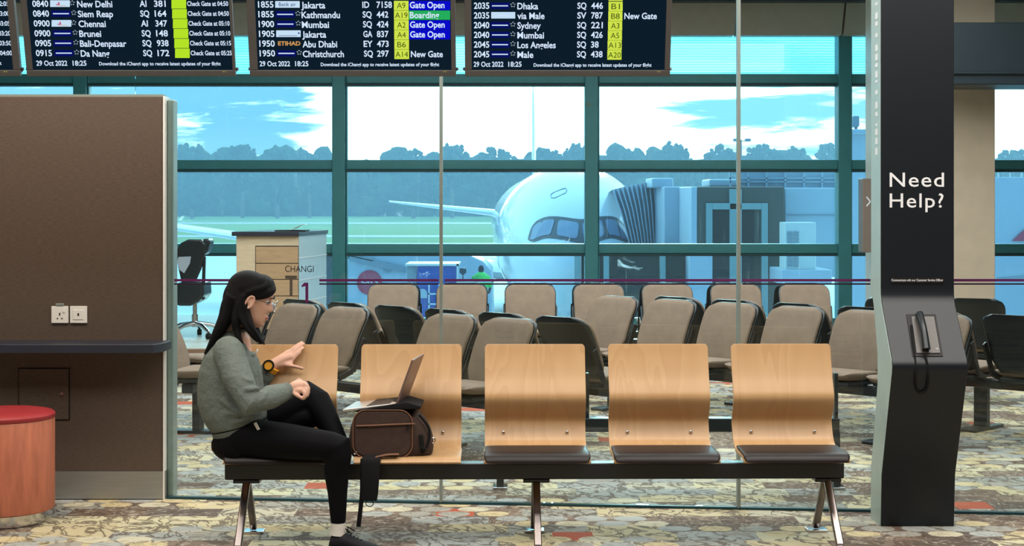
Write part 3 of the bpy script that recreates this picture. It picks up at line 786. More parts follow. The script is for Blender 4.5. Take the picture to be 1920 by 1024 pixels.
for i in range(11):
    t = i / 10; px = 1719 + 13 * t; py = 596 + 64 * t
    arch = .022 + .022 * math.sin(math.pi * t)
    pts.append(sl(px + 3, py, arch)); rad.append((.026 - .008 * math.sin(math.pi * t), .020 - .004 * math.sin(math.pi * t)))
b.tube(pts, rad, 14); b.build('handset', M['shell'], hp, smooth=True)
b = MB(); pts = []
for x, y in [(1708, 612), (1712, 650), (1716, 690), (1718, 715), (1722, 732), (1731, 739), (1740, 732), (1742, 712), (1738, 688), (1734, 668)]:
    if y > 690:
        q = at(x, y, 7.49); q.y = prof_at(q.z) - .010; pts.append(q)
    else: pts.append(sl(x, y, .010))
def smooth_path(pts, n=6):
    out = []
    for i in range(len(pts) - 1):
        p0, p1, p2, p3 = pts[max(i - 1, 0)], pts[i], pts[i + 1], pts[min(i + 2, len(pts) - 1)]
        for k in range(n):
            t = k / n
            out.append(.5 * ((2 * p1) + (p2 - p0) * t + (2 * p0 - 5 * p1 + 4 * p2 - p3) * t * t + (3 * p1 - p0 - 3 * p2 + p3) * t ** 3))
    out.append(pts[-1]); return out
b.tube(smooth_path(pts), .0055, 8); b.build('cord', M['rubber'], hp, smooth=True)

# ================================================================== FLIGHT DISPLAYS
SY = 7.0
TILT = R(17)
su = Vector((1, 0, 0)); svv = Vector((0, -math.sin(TILT), math.cos(TILT))); snn = su.cross(svv)
def display(px0, px1, label, edges, rows):
    """px0, px1: outer bezel at its lower edge"""
    o = at((px0 + px1) / 2, 143, SY); s = F / SY
    t = thing('flight_display', o, label, 'flight display', 'row of hanging departure displays')
    def on(px, py, off=0.0):                       # photo point -> point on the tilted face
        d = Vector(((px - 960) / F, 1, -(py - VH) / F)); c = Vector((0, 0, H))
        k = (o - c).dot(snn) / d.dot(snn); return c + d * k + snn * off
    a = on(px0, 143); c = on(px1, 143); hgt = .58; w2 = (c - a).length
    def fr(u0, v0, u1, v1, n0, n1): return [a + su * u + svv * v + snn * n0 for u, v in ((u0, v0), (u1, v0), (u1, v1), (u0, v1))], snn * (n1 - n0)
    MB().prism(*fr(.012, .012, w2 - .012, hgt - .012, -.07, -.020)).build('housing', M['blackmetal'], t, bevel=.006)
    MB().prism(*fr(0, 0, w2, .028, -.02, .006)).prism(*fr(0, hgt - .02, w2, hgt, -.02, .006)).prism(*fr(0, .0285, edges[0], hgt - .0205, -.02, .006)).prism(*fr(w2 - edges[1], .0285, w2, hgt - .0205, -.02, .006)).build('bezel', M['bezel'], t, bevel=.003)
    MB().prism(*fr(.002, .005, w2 - .002, hgt - .002, -.0195, -.002)).build('screen', M['screen_dark'], t)
    b = MB(); e = on(px1 - (10 if edges[1] < .03 else 17), 134, .0065)
    for k in (0, .0045): b.box(e + su * (-.030 + k * 2) - Vector((.0015, .001, .001)), e + su * (-.030 + k * 2) + Vector((.0015, .001, .001)))
    b.build('status_light', M['led'], t)
    # lower corner brackets and hanging rods
    for x in (a, c):
        sgn = 1 if x is a else -1
        MB().bar(x + su * sgn * -.006 - snn * .02 + svv * .03, x + su * sgn * .03 - snn * .06 - svv * .006, .01, .01).build('corner_bracket', M['bezel'], t)
    for f in (.25, .75):
        p = a + su * w2 * f + svv * hgt * .8 - snn * .05
        MB().cyl(p, Vector((p.x, p.y, 4.05)), .016, seg=12).build('hanging_rod', M['blackmetal'], t, smooth=True)
    layers = {}
    def L(m):
        key = (T.row, m)
        if key not in layers: layers[key] = MB()
        return layers[key]
    def T(txt, px, base, cap, m='t_white', width=None, align='LEFT', bold=.02, off=0.0):
        p = on(px, base, off); w = None
        if width: w = (on(px + width, base) - p).length
        L(m).text(txt, p, su, svv, cap / s / .70, width=w, align=align, bold=bold, depth=.0004 + off)
    def Q(x0, y0, x1, y1, m, off=0.0):
        L(m).quad([on(x0, y1, .0002 + off), on(x1, y1, .0002 + off), on(x1, y0, .0002 + off), on(x0, y0, .0002 + off)])
    def star(px, py):
        for k in range(5):
            a5 = R(90 + 72 * k); T('*', px + 3.6 * math.cos(a5) - 1.2, py - 3.6 * math.sin(a5) + 2.8, 4, bold=.05)
    T.row = 0
    for f in rows: f(T, Q, star)
    nm = {'t_white': 'listing_text', 't_blue': 'blue_status_box', 't_green': 'green_status_box', 't_yellow': 'gate_cell', 't_lime': 'lime_gate_cell', 't_navy': 'navy_logo_box', 't_pale': 'pale_logo_box', 't_ink': 'gate_number', 't_gold': 'gold_logo', 't_red': 'red_logo_mark'}
    for (_, m), bb in layers.items(): bb.build(nm[m], M[m], t)
    return t
def line_logo(T, Q, star, x, v):
    Q(x, v - 6, x + 36, v + 6, 't_navy'); Q(x + 3, v - 1, x + 33, v + 1.2, 't_pale', .0003); star(x + 42, v - 1)
FOOT = 'Download the iChangi app to receive latest updates of your flight'
def rows0(T, Q, star):
    for i, s in enumerate(('02:05', '03:00', '03:05', '03:20', '03:50', '04:00')):
        T.row = i
        T('Check Gate at ' + s, 16.5 + 1.3 * i, 11 + 18.5 * i, 8.5, width=86, align='RIGHT')
    T.row = 9; T(FOOT, 3, 121.5, 6.5, width=228, align='RIGHT')
def rows1(T, Q, star):
    data = [('0840', 'r', 'New Delhi', 'AI', '381', '04:50', 66), ('0840', 'n', 'Siem Reap', 'SQ', '164', '04:50', 66), ('0900', 'r', 'Chennai', 'AI', '347', '05:10', 51), ('0900', 'n', 'Brunei', 'SQ', '148', '05:10', 41), ('0905', 'n', 'Bali-Denpasar', 'SQ', '938', '05:15', 87), ('0915', 'n', 'Da Nang', 'SQ', '172', '05:25', 54)]
    for i, (tm, lg, city, code, num, ck, w) in enumerate(data):
        T.row = i
        v = 7 + 18.5 * i; d = 1.35 * i
        T(tm, 61 + d, v + 5.5, 11.5, width=30)
        if lg == 'n': line_logo(T, Q, star, 95 + d, v)
        else:
            Q(94 + d, v - 6.5, 131 + d, v + 6, 't_pale')
            L2 = [(104, 3), (113, -1), (109, 3)]
            Q(105 + d, v + .5, 112 + d, v + 2.2, 't_red', .0003); Q(109 + d, v - 3, 111.5 + d, v + .6, 't_red', .0003); Q(107 + d, v + 3.2, 124 + d, v + 4, 't_gold', .0003); star(135.5 + d, v - 1)
        T(city, 145 + d, v + 6.5, 12, width=w)
        T(code, 262 + d, v + 5.5, 11.5, width=(13 if code == 'AI' else 17)); T(num, 289 + d, v + 5.5, 11.5, width=22)
        Q(321.5 + d, v - 8.4, 349 + d, v + 9.2, 't_lime')
        T('Check Gate at ' + ck, 351 + d, v + 4, 8.5, width=77)
    T.row = 8; T('29 Oct 2022', 68.5, 123, 9.5, width=58); T('18:25', 136.5, 123, 9.5, width=26)
    T.row = 9; T(FOOT, 186, 122.5, 6.5, width=228)
def gate_cell(T, Q, x0, x1, v, g, d):
    Q(x0 + d, v - 8.7, x1 + d, v + 9.1, 't_yellow')
    if g: T(g, (x0 + x1) / 2 + d, v + 5.2, 10.5, 't_ink', align='CENTER', bold=0, off=.0004, width=(16 if len(g) == 2 else 23.5))
def rows2(T, Q, star):
    data = [('1855', 'w', 'Jakarta', 'ID', '7158', 'A9', 'o', 45), ('1855', 'n', 'Kathmandu', 'SQ', '442', 'A19', 'b', 72), ('1900', 'n', 'Mumbai', 'SQ', '424', 'A2', 'o', 51), ('1905', 'w', 'Jakarta', 'GA', '837', 'A4', 'o', 45), ('1950', 'e', 'Abu Dhabi', 'EY', '473', 'B6', '', 65), ('1950', 'n', 'Christchurch', 'SQ', '297', 'A14', 'n', 77)]
    for i, (tm, lg, city, code, num, g, stt, w) in enumerate(data):
        T.row = i
        v = 10 + 18.3 * i; d = .6 * i
        T(tm, 484 + d, v + 4, 11.5, width=29)
        if lg == 'n': line_logo(T, Q, star, 516 + d, v - 1.5)
        elif lg == 'w':
            Q(516 + d, v - 8, 562 + d, v + 4.5, 't_pale')
            if i == 0: T('Batik air', 523 + d, v + 1.5, 7, 't_navy', width=32, bold=0, off=.0004)
            else: Q(521 + d, v + 1.6, 555 + d, v + 2.4, 't_navy', .0003); Q(557 + d, v - 4, 560 + d, v - 1.5, 't_navy', .0003)
        else: T('ETIHAD', 519 + d, v + 1.8, 7.5, 't_gold', width=42, bold=.035)
        T(city, 565 + d, v + 5.5, 12, width=w)
        T(code, 679.5 + d, v + 4.5, 11.5, width=(13 if code == 'ID' else 17)); T(num, 706 + d * .4, v + 4.5, 11.5, width=(29 if len(num) == 4 else 22))
        gate_cell(T, Q, 738.5, 766, v + .2, g, d * .35)
        if stt == 'o': Q(766.5 + d * .3, v - 8.5, 844, v + 9, 't_blue'); T('Gate Open', 768.5 + d * .3, v + 5, 11.5, width=65, off=.0004)
        elif stt == 'b': Q(766.5, v - 8.5, 844, v + 8.8, 't_green'); T('Boarding', 768.5, v + 5.5, 11.5, width=55, off=.0004)
        elif stt == 'n': T('New Gate', 770.5, v + 5.5, 11.5, width=60)
    T.row = 8; T('29 Oct 2022', 487, 124, 9.5, width=57); T('18:25', 553.5, 124, 9.5, width=25)
    T.row = 9; T(FOOT, 601.5, 124, 6.5, width=222)
def rows3(T, Q, star):
    data = [('2035', 'n', 'Dhaka', 'SQ', '446', 'B1', '', 39), ('2035', 'w', 'via Male', 'SV', '787', 'B8', 'n', 51), ('2040', 'n', 'Sydney', 'SQ', '221', 'A3', '', 44), ('2040', 'n', 'Mumbai', 'SQ', '426', 'A5', '', 50), ('2045', 'n', 'Los Angeles', 'SQ', '38', 'A13', '', 72), ('2045', 'n', 'Male', 'SQ', '438', 'A20', '', 30)]
    gate_cell(T, Q, 1141, 1167.5, -7.2, '', 0)
    for i, (tm, lg, city, code, num, g, stt, w) in enumerate(data):
        T.row = i
        v = 11.3 + 18.2 * i; d = -.15 * i
        T(tm, 888.5, v + 5, 11.5, width=29)
        if lg == 'n': line_logo(T, Q, star, 919.5, v - .5)
        else:
            Q(921, v - 7, 966, v + 5.2, 't_pale'); Q(934, v - 1.5, 954, v - .5, 't_white', .0003)
        T(city, 970, v + 6, 12, width=w)
        T(code, 1082.5 + d, v + 5, 11.5, width=17); T(num, 1108.5 + d, v + 5, 11.5, width=(14.5 if len(num) == 2 else 22))
        gate_cell(T, Q, 1141, 1167.5, v + .6, g, -.45 * i)
        if stt: T('New Gate', 1170.5, v + 6, 11.5, width=61)
    T.row = 8; T('29 Oct 2022', 888, 125, 9.5, width=56); T('18:25', 953, 125, 9.5, width=25)
    T.row = 9; T(FOOT, 1000.5, 125, 6.5, width=221)
display(-368, 39, 'leftmost hanging departure display, mostly cut off at the photo edge', (.04, .03), [rows0])
display(51, 442, 'hanging departure display listing New Delhi down to Da Nang', (.028, .012), [rows1])
display(469, 855, 'hanging departure display with blue Gate Open boxes, Jakarta to Christchurch', (.036, .020), [rows2])
display(872, 1256, 'hanging departure display listing Dhaka down to Male, rightmost of the row', (.030, .024), [rows3])

# ================================================================== OUTSIDE
GZ = -4.5
MB().box((-90, Yw + .6, GZ - .2), (90, 229, GZ)).build('apron_ground', M['concrete'], kind='structure')
MB().box((-400, 229, GZ - .2), (400, 1200, GZ + .02)).build('airfield_lawn', M['grass'], kind='structure')
for i, (y0, y1) in enumerate(((262, 278), (412, 440))):
    MB().box((-400, y0, GZ), (400, y1, GZ + .06)).build('taxiway_road', M['taxi'], kind='structure')

# ---- aircraft
jy, ja = 54.0, -1.0 / 62
JX0 = 2.42
jet = thing('airliner', (JX0, jy + 8, GZ), 'white wide-body airliner parked nose-in with dark cockpit mask, outside the window', 'aircraft')
FP = [(0, .05, -.80), (.12, .42, -.76), (.3, .72, -.70), (.6, 1.05, -.61), (1, 1.36, -.52), (1.6, 1.74, -.40), (2.3, 2.07, -.28), (3.2, 2.38, -.17), (4.4, 2.65, -.08), (6, 2.86, -.02), (8, 2.97, 0), (10, 2.98, 0), (44, 2.98, 0), (50, 2.72, .22), (56, 2.05, .75), (61, 1.25, 1.3), (65, .55, 1.7), (66.5, .2, 1.8)]
def jaxis(t): return JX0 + ja * t
def fus(t):
    for (a0, r0, c0), (a1, r1, c1) in zip(FP, FP[1:]):
        if a0 <= t <= a1:
            k = (t - a0) / (a1 - a0); return r0 + (r1 - r0) * k, c0 + (c1 - c0) * k
    return (0, 0)
ts = [0, .05, .12, .2, .3, .45, .6, .8, 1, 1.3, 1.6, 1.95, 2.3, 2.7, 3.2, 3.8, 4.4, 5.2, 6, 7, 8, 10] + list(range(14, 46, 4)) + [47, 50, 53, 56, 58.5, 61, 63, 65, 66.5]
rr = []
for t in ts:
    r, c = fus(t)
    rr.append([Vector((jaxis(t) + r * math.cos(2 * math.pi * k / 64), jy + t, c + r * math.sin(2 * math.pi * k / 64))) for k in range(64)])
MB().rings(rr).build('fuselage', M['jet'], jet, smooth=True, angle=60)
def on_jet(px, py, off):
    d = Vector(((px - 960) / F, 1, -(py - VH) / F)); t = 0.0; Y = jy
    while t < 14:
        Y = jy + t; p = Vector((d.x * Y, Y, H + d.z * Y)); r, c = fus(t)
        if (p.x - jaxis(t)) ** 2 + (p.z - c) ** 2 <= r * r: break
        t += .01
    Y -= off; return Vector((d.x * Y, Y, H + d.z * Y))
def interp(tab, x):
    if x <= tab[0][0]: return tab[0][1]
    for (a, p), (c, q) in zip(tab, tab[1:]):
        if x <= c: return p + (q - p) * (x - a) / (c - a)
    return tab[-1][1]
TOP = [(989.7, 447), (993, 434), (998, 423), (1005, 415), (1012.5, 410.7), (1020, 407.5), (1030, 405.5), (1044, 405.6), (1058, 407), (1075, 409.5), (1090, 411), (1106, 409), (1123, 406), (1142, 405), (1152, 406.5), (1160, 410.5), (1168, 418), (1174, 427), (1179, 438), (1182, 449)]
BOT = [(989.7, 449), (993, 452.5), (1000, 454), (1008, 451.5), (1017, 448), (1027, 446.5), (1040, 447.3), (1055, 449.6), (1068, 452.5), (1081, 455), (1092, 456), (1103, 455.5), (1114, 454), (1125, 451.5), (1136, 448.3), (1146, 446.6), (1156, 448), (1166, 451.5), (1174, 454), (1179, 453.5), (1182, 451)]
def patch(x0, x1, f0, f1, off, name, m, parent, n=30, skew=0.0, top=TOP, bot=BOT, ends=.0):
    b = MB(); cols = []
    for i in range(n + 1):
        x = x0 + (x1 - x0) * i / n; cl = []
        e = min(i, n - i) / n; sh = max(0, 1 - e / .12) ** 2 * ends
        for j in range(9):
            g = f0 + sh + (f1 - f0 - 2 * sh) * j / 8; xx = x + skew * (g - .5)
            y = interp(top, xx) * (1 - g) + interp(bot, xx) * g
            cl.append(b.bm.verts.new(on_jet(xx, y, off)))
        cols.append(cl)
    for a, c in zip(cols, cols[1:]):
        for j in range(8): b.bm.faces.new((a[j], c[j], c[j + 1], a[j + 1]))
    return b.build(name, m, parent, smooth=True, angle=180)
mk = patch(989.7, 1182, 0, 1, .03, 'cockpit_mask', M['jetmask'], jet, 90)
for x0, x1, sk in ((996, 1013, -9), (1012, 1036, -12), (1045, 1084, -5), (1093, 1131, 5), (1138, 1160, 12), (1162, 1177, 8)):
    patch(x0, x1, .14, .84, .055, 'cockpit_window', M['jetpane'], mk, 16, sk, ends=.1)
hatch = [(1032, 366), (1036, 362), (1055, 354), (1061, 353), (1063, 357), (1060, 362), (1041, 371), (1034, 371)]
b = MB(); pts = [on_jet(x, y, .02) for x, y in hatch + hatch[:1]]; b.tube(pts, .018, 6, False); b.build('escape_hatch_outline', M['jetgrey'], jet)
# wings, tailplane, fin
def foil(c, chord, th, n=18):
    out = []
    for k in range(n):
        a = 2 * math.pi * k / n; x = .5 - .5 * math.cos(a); y = math.copysign(1, math.sin(a)) * 2.6 * th * (.2969 * math.sqrt(x) - .126 * x - .3516 * x * x + .2843 * x ** 3 - .1015 * x ** 4)
        out.append((x * chord, y * chord))
    return out
def wing(sections, name, m, vertical=False):
    rr = []
    for (px_, py_, pz_, chord, th) in sections:
        rr.append([Vector((px_ + (y if vertical else 0), py_ + x, pz_ + (0 if vertical else y))) for x, y in foil(0, chord, th)])
    return MB().rings(rr).build(name, m, jet, smooth=True, angle=50)
for sx in (-1, 1):
    ax = jaxis(32)
    wing([(ax + sx * 2.0, jy + 24, -2.0, 12, .16), (ax + sx * 10, jy + 30.5, -1.35, 8.5, .15), (ax + sx * 22, jy + 40, .0, 5, .16), (ax + sx * 30, jy + 47, 1.4, 2.6, .14), (ax + sx * 32, jy + 50, 2.8, 1.0, .10)], 'wing', M['jet'])
    ax = jaxis(60)
    wing([(ax + sx * 1.0, jy + 55, .55, 5.5, .20), (ax + sx * 10.3, jy + 61, 1.5, 2.0, .13)], 'tailplane', M['jet'])
    ex = jaxis(28) + sx * 10.5
    rot = [(0.0, 1.45), (.05, 1.62), (.3, 1.78), (1.2, 1.86), (3.2, 1.75), (5.0, 1.35), (5.1, 1.2)]
    n_ = MB(); n_.rings([[Vector((ex + r * math.cos(2 * math.pi * k / 40), jy + 23.5 + t, -2.35 + r * math.sin(2 * math.pi * k / 40))) for k in range(40)] for t, r in [(.9, 1.35)] + rot])
    en = n_.build('engine', M['jet'], jet, smooth=True, angle=60)
    MB().cyl((ex, jy + 24.3, -2.35), (ex, jy + 24.35, -2.35), 1.34, seg=32).build('fan', M['jetmask'], en)
ax = jaxis(58)
wing([(ax, jy + 51, 2.3, 8.5, .075), (ax, jy + 58.5, 12.6, 3.2, .07)], 'tail_fin', M['jet'], True)
for sx in (-1, 1):
    MB().cyl((jaxis(33) + sx * 5, jy + 33, -2.6), (jaxis(33) + sx * 5, jy + 33, GZ + .6), .18).cyl((jaxis(33) + sx * 5 - .9, jy + 33, GZ + .65), (jaxis(33) + sx * 5 + .9, jy + 33, GZ + .65), .65).build('main_gear', M['jetgrey'], jet, smooth=True)
MB().cyl((jaxis(6), jy + 6, -2.5), (jaxis(6), jy + 6, GZ + .5), .12).cyl((jaxis(6) - .4, jy + 6, GZ + .5), (jaxis(6) + .4, jy + 6, GZ + .5), .5).build('nose_gear', M['jetgrey'], jet, smooth=True)

# ---- boarding bridge
br = thing('boarding_bridge', (at(1420, 0, 50).x, 50, GZ), 'pale boarding bridge with a dark glazed cab and pleated canopy beside the airliner', 'boarding bridge')
def obox(px0, px1, v0, v1, y0, y1): 
    a = at(px0, v1, y0); c = at(px1, v0, y0); return (a.x, y0, a.z), (c.x, y1, c.z)
cab = MB().box(*obox(1300, 1471, 350, 470, 49, 52.4)).build('cab', M['cab'], br, bevel=.05)
MB().box(*obox(1296, 1307, 350, 560, 48.9, 52.5)).build('cab_corner', M['bridge'], br, bevel=.03)
a = at(1300, 612, 49.05); c = at(1471, 470, 49.05)
MB().box((a.x, 49.3, a.z), (c.x, 52.4, c.z)).build('cab_lower', M['cab'], br, bevel=.03)
for px0, px1, v0, v1 in ((1336, 1368, 394, 600), (1391, 1414, 394, 600)):
    MB().box(*obox(px0, px1, v0, v1, 48.93, 49.0)).build('cab_window', M['darkglass'], cab)
for px0, px1, v0, v1 in ((1324, 1336, 381, 612), (1428, 1440, 381, 612), (1336, 1428, 381, 393), (1368, 1391, 355, 612)):
    MB().box(*obox(px0, px1, v0, v1, 48.85, 49.0)).build('window_frame', M['cabframe'], cab, bevel=.015)
MB().box(*obox(1245, 1300, 350, 620, 52.5, 56)).build('cab_side', M['bridge'], br, bevel=.04)
MB().box(*obox(1222, 1263, 334, 352, 53.5, 56)).build('roof_unit', M['bridge'], br, bevel=.05)
# pleated canopy
b = MB(); N = 44; cols = []
for i in range(N + 1):
    t = i / N; fold = (.16 if i % 4 < 2 else -.06)
    topx, topv = 1148 + 94 * t, 356 - 16 * math.sin(t * 1.57)
    botx, botv = 1212 + 32 * t, 600
    c_ = []
    for j in range(7):
        g = j / 6; x = topx + (botx - topx) * (g ** .8); v = topv + (botv - topv) * g
        c_.append(b.bm.verts.new(at(x, v, 55.5 + .6 * t - fold * 1.6)))
    cols.append(c_)
back = []
for c_ in cols:
    v = b.bm.verts.new(c_[0].co + Vector((0, 3.0, -.1))); back.append(v)
for k, (a, c) in enumerate(zip(cols, cols[1:])):
    for j in range(6): b.bm.faces.new((a[j], c[j], c[j + 1], a[j + 1]))
    b.bm.faces.new((back[k], back[k + 1], c[0], a[0]))
b.build('canopy_bellows', M['bellows'], br)
# dark undercroft with pale posts
MB().box(*obox(1090, 1300, 474, 640, 50.5, 52.5)).build('lift_frame', M['darkglass'], br, bevel=.03)
for px in (1082, 1137, 1243):
    MB().box(*obox(px - 5, px + 5, 470, 640, 50.2, 50.5)).build('post', M['cabframe'], br)
MB().box(*obox(1293, 1336, 474, 640, 48.6, 49.0)).build('lift_panel', M['bridge'], br, bevel=.03)
# tunnel towards the terminal
MB().box(*obox(1471, 1640, 352, 520, 50, 54)).build('tunnel', M['bridge'], br, bevel=.05)
MB().box(*obox(1471, 1640, 402, 404, 49.96, 50.02)).build('tunnel_seam', M['jetgrey'], br)
b = MB()
for px in (1368, 1402, 1436, 1471, 1506, 1540, 1575): b.box(*obox(px, px + 3, 317, 352, 50.5, 50.62))
for v in (317, 333, 340): b.box(*obox(1365, 1640, v, v + 2, 50.5, 50.62))
b.box(*obox(1385, 1640, 319, 352, 50.7, 50.8)); b.build('roof_railing', M['bridge'], br)
MB().box(*obox(1330, 1425, 336, 350, 50.9, 53)).build('roof_plant', M['bridge'], br, bevel=.05)
ac = thing('air_conditioner', (at(1500, 0, 46).x, 46, at(0, 503, 46).z), 'white outdoor air-conditioning unit with louvred vents beside the dark bridge cab', 'air conditioner')
MB().box(*obox(1472, 1530, 417, 506, 46, 47)).build('cabinet', M['plastic_white'], ac, bevel=.03)
b = MB()
for v in list(range(434, 456, 6)) + list(range(472, 500, 6)):
    for px in (1476, 1488): b.box(*obox(px, px + 10, v, v + 4, 45.96, 46.02))
b.build('vent', M['jetgrey'], ac)
MB().box(*obox(1466, 1560, 506, 534, 45.8, 48)).build('mounting_deck', M['bridge'], ac, bevel=.03)
MB().box((at(1475, 0, 46.5).x, 46.2, GZ), (at(1488, 0, 46.5).x, 46.8, at(0, 534, 46).z)).box((at(1530, 0, 46.5).x, 46.2, GZ), (at(1543, 0, 46.5).x, 46.8, at(0, 534, 46).z)).build('support_leg', M['bridge'], ac)
# service tower right of the last mullion
tw = thing('equipment_tower', (at(1607, 0, 44).x, 44, GZ), 'pale equipment tower topped by a floodlight housing, left of the help point', 'tower')
MB().box(*obox(1594, 1640, 250, 640, 44, 45)).build('tower_body', M['bridge'], tw, bevel=.03)
MB().box(*obox(1590, 1640, 242, 252, 43.8, 45.2)).build('tower_top', M['bridge'], tw, bevel=.03)
MB().box(*obox(1598, 1612, 217, 238, 44.2, 44.8)).cyl(at(1605, 243, 44.5), at(1605, 236, 44.5), .05).build('floodlight_housing', M['jetgrey'], tw, bevel=.04)
rb = thing('airport_building', (at(2020, 0, 60).x, 60, GZ), 'pale service building with a roof railing beyond the far right window', 'building')
MB().box(*obox(1840, 2250, 332, 690, 60, 64)).build('wall', M['bridge'], rb, bevel=.05)
b = MB()
for px in range(1850, 2240, 22): b.box(*obox(px, px + 2, 314, 332, 60.2, 60.3))
for v in (314, 322): b.box(*obox(1845, 2245, v, v + 1.5, 60.2, 60.3))
b.build('roof_railing', M['plastic_white'], rb)
MB().prism([at(1868, 520, 58), at(2050, 505, 58), at(2050, 511, 58), at(1868, 527, 58)], (0, 1, 0)).build('service_pipe', M['jetgrey'], rb)
MB().prism([at(1898, 452, 59.9), at(1940, 452, 59.9), at(1940, 428, 59.9), at(1922, 430, 59.9)], (0, .05, 0)).build('red_marking', M['red'], rb, label='pink triangle marking on the wall')

# ---- service vehicles and ground crew
tk = thing('catering_truck', (at(780, 0, 46).x, 46, GZ), 'pale blue-white catering truck with a red roundel below the wing', 'truck')
o = [(646, 640), (646, 500), (652, 486), (668, 478), (840, 472), (880, 478), (906, 490), (922, 508), (926, 640)]
MB().prism([at(x, v, 46) for x, v in o], (0, 3, 0)).build('body', M['bridge'], tk, bevel=.06, seg=3)
p = at(693, 530, 45.99)
b = MB(); b.cyl(p + Vector((0, -.03, 0)), p + Vector((0, -.005, 0)), .36, seg=40); rd = b.build('roundel', M['red'], tk)
MB().text('sats', p + Vector((0, -.034, -.05)), (1, 0, 0), z3, .30, width=.52, align='CENTER', bold=.02).build('lettering', M['letter'], tk)
MB().bar(at(655, 484, 45.9), at(762, 507, 45.9), .06, .16).bar(at(655, 477, 45.9), at(700, 487, 45.9), .06, .10).build('lift_arm', M['jetgrey'], tk)
MB().cyl(at(727, 502, 45.98), at(727, 502, 45.9), .14, seg=24).build('filler_cap', M['jetgrey'], tk)
for px in (690, 860): MB().cyl((at(px, 0, 46).x, 46.1, GZ + .5), (at(px, 0, 46).x, 46.5, GZ + .5), .5).build('wheel', M['rubber'], tk)
ld = thing('cargo_loader', (at(815, 0, 42).x, 42, GZ), 'blue cargo loader with a pale frame and ladder under the airliner nose', 'loader')
MB().box(*obox(782, 857, 499, 600, 42, 43.6)).build('body', M['blue'], ld, bevel=.03)
MB().box(*obox(762, 782, 499, 600, 42.1, 43.6)).build('side_panel', M['jetgrey'], ld, bevel=.03)
MB().box(*obox(760, 860, 495, 499, 41.9, 43.7)).box(*obox(856, 860, 495, 610, 41.9, 42)).build('frame', M['plastic_white'], ld)
b = MB()
for px in (803, 822): b.box(*obox(px, px + 2.5, 533, 640, 41.7, 41.8))
for v in range(550, 640, 19): b.box(*obox(803, 824, v, v + 2.5, 41.7, 41.8))
b.build('ladder', M['plastic_white'], ld)
o = [(784, 559)] + [(792.5 - 8.5 * math.cos(math.pi * k / 8), 550 - 8.5 * math.sin(math.pi * k / 8)) for k in range(9)] + [(801, 559)]
MB().prism([at(x, v, 41.99) for x, v in o], (0, -.03, 0)).build('arched_panel', M['bridge'], ld)
fz = -1.80
a = at(858, 0, 42).x; c = at(935, 0, 42).x
MB().box((a, 42.2, fz - .15), (c, 44, fz)).box((a, 42.3, GZ), (a + .12, 42.5, fz - .15)).box((c - .12, 42.3, GZ), (c, 42.5, fz - .15)).build('deck', M['jetgrey'], ld)
b = MB(); b.box(*obox(858, 926, 527, 530, 42.15, 42.22))
for px in (860, 892, 924): 
    q = at(px, 528, 42.18); b.box((q.x - .015, 42.15, fz), (q.x + .015, 42.2, q.z))
b.build('guard_rail', M['plastic_white'], ld)
p = at(868, 509, 42.2)
o = [(862, 503), (874, 503), (874.5, 511), (868, 517), (861.5, 511)]
MB().prism([at(x, v, 42.2) for x, v in o], (0, .06, 0)).bar(at(868, 516, 42.23), at(868, 530, 42.23), .03, .03).build('mirror', M['jetmask'], ld, bevel=.01)
for px in (790, 850): MB().cyl((at(px, 0, 42).x, 42.1, GZ + .4), (at(px, 0, 42).x, 42.4, GZ + .4), .4).build('wheel', M['rubber'], ld)
wx = at(902, 0, 43).x
wk = thing('person', (wx, 43, fz), 'ground crew person in a bright green safety vest, back turned, on the loader deck', 'person')
hz = at(0, 497, 43).z
k = (hz - fz) / 1.74
b = MB(); S = lambda x, y, z: (x * k, y * k, z * k)
b.ell(S(0, 0, 1.62), S(.085, .10, .12)); b.limb([S(0, 0, 1.50), S(0, .01, 1.38)], [.055 * k, .06 * k])
b.limb([S(-.10, 0, 1.32), S(.10, 0, 1.32)], [.11 * k, .11 * k]); b.limb([S(0, 0, 1.30), S(0, 0, .95)], [.16 * k, .15 * k])
for sx in (-1, 1):
    b.limb([S(sx * .19, 0, 1.38), S(sx * .27, -.02, 1.12), S(sx * .22, .16, .95)], [.06 * k, .045 * k, .035 * k])
    b.limb([S(sx * .22, .18, .94), S(sx * .20, .24, .92)], [.035 * k, .025 * k])
    b.limb([S(sx * .09, 0, .92), S(sx * .10, .02, .5), S(sx * .10, -.01, .09)], [.085 * k, .06 * k, .045 * k]); b.limb([S(sx * .10, -.03, .05), S(sx * .11, .14, .04)], [.045 * k, .035 * k])
b.build('body', mat('dark_work_clothes', rgb(44, 54, 70), .8, 0, .2, .1), wk, local=True, remesh=.02, smoothing=2)
b = MB(); b.limb([S(-.13, 0, 1.34), S(.13, 0, 1.34)], [.125 * k, .125 * k]); b.limb([S(0, 0, 1.36), S(0, 0, 1.0)], [.20 * k, .185 * k])
for sx in (-1, 1): b.limb([S(sx * .19, 0, 1.38), S(sx * .265, -.02, 1.15)], [.078 * k, .065 * k])
b.build('safety_vest', M['vest'], wk, local=True, remesh=.02, smoothing=2)

# ---- floodlight mast
ms = thing('floodlight_mast', (at(1389, 0, 126).x, 126, GZ), 'thin floodlight mast rising above the treeline at the right pane joint', 'light mast')
MB().cyl((ms.location.x, 126, GZ), (ms.location.x, 126, at(0, 262, 126).z), .16, .08, 10).build('pole', M['jetgrey'], ms)
b = MB()
for px in (1376, 1398): b.box(*obox(px, px + 10, 260, 265, 125.7, 126.3))
b.box(*obox(1378, 1404, 264, 265.5, 125.9, 126.1)); b.build('lamp_head', M['jetgrey'], ms)

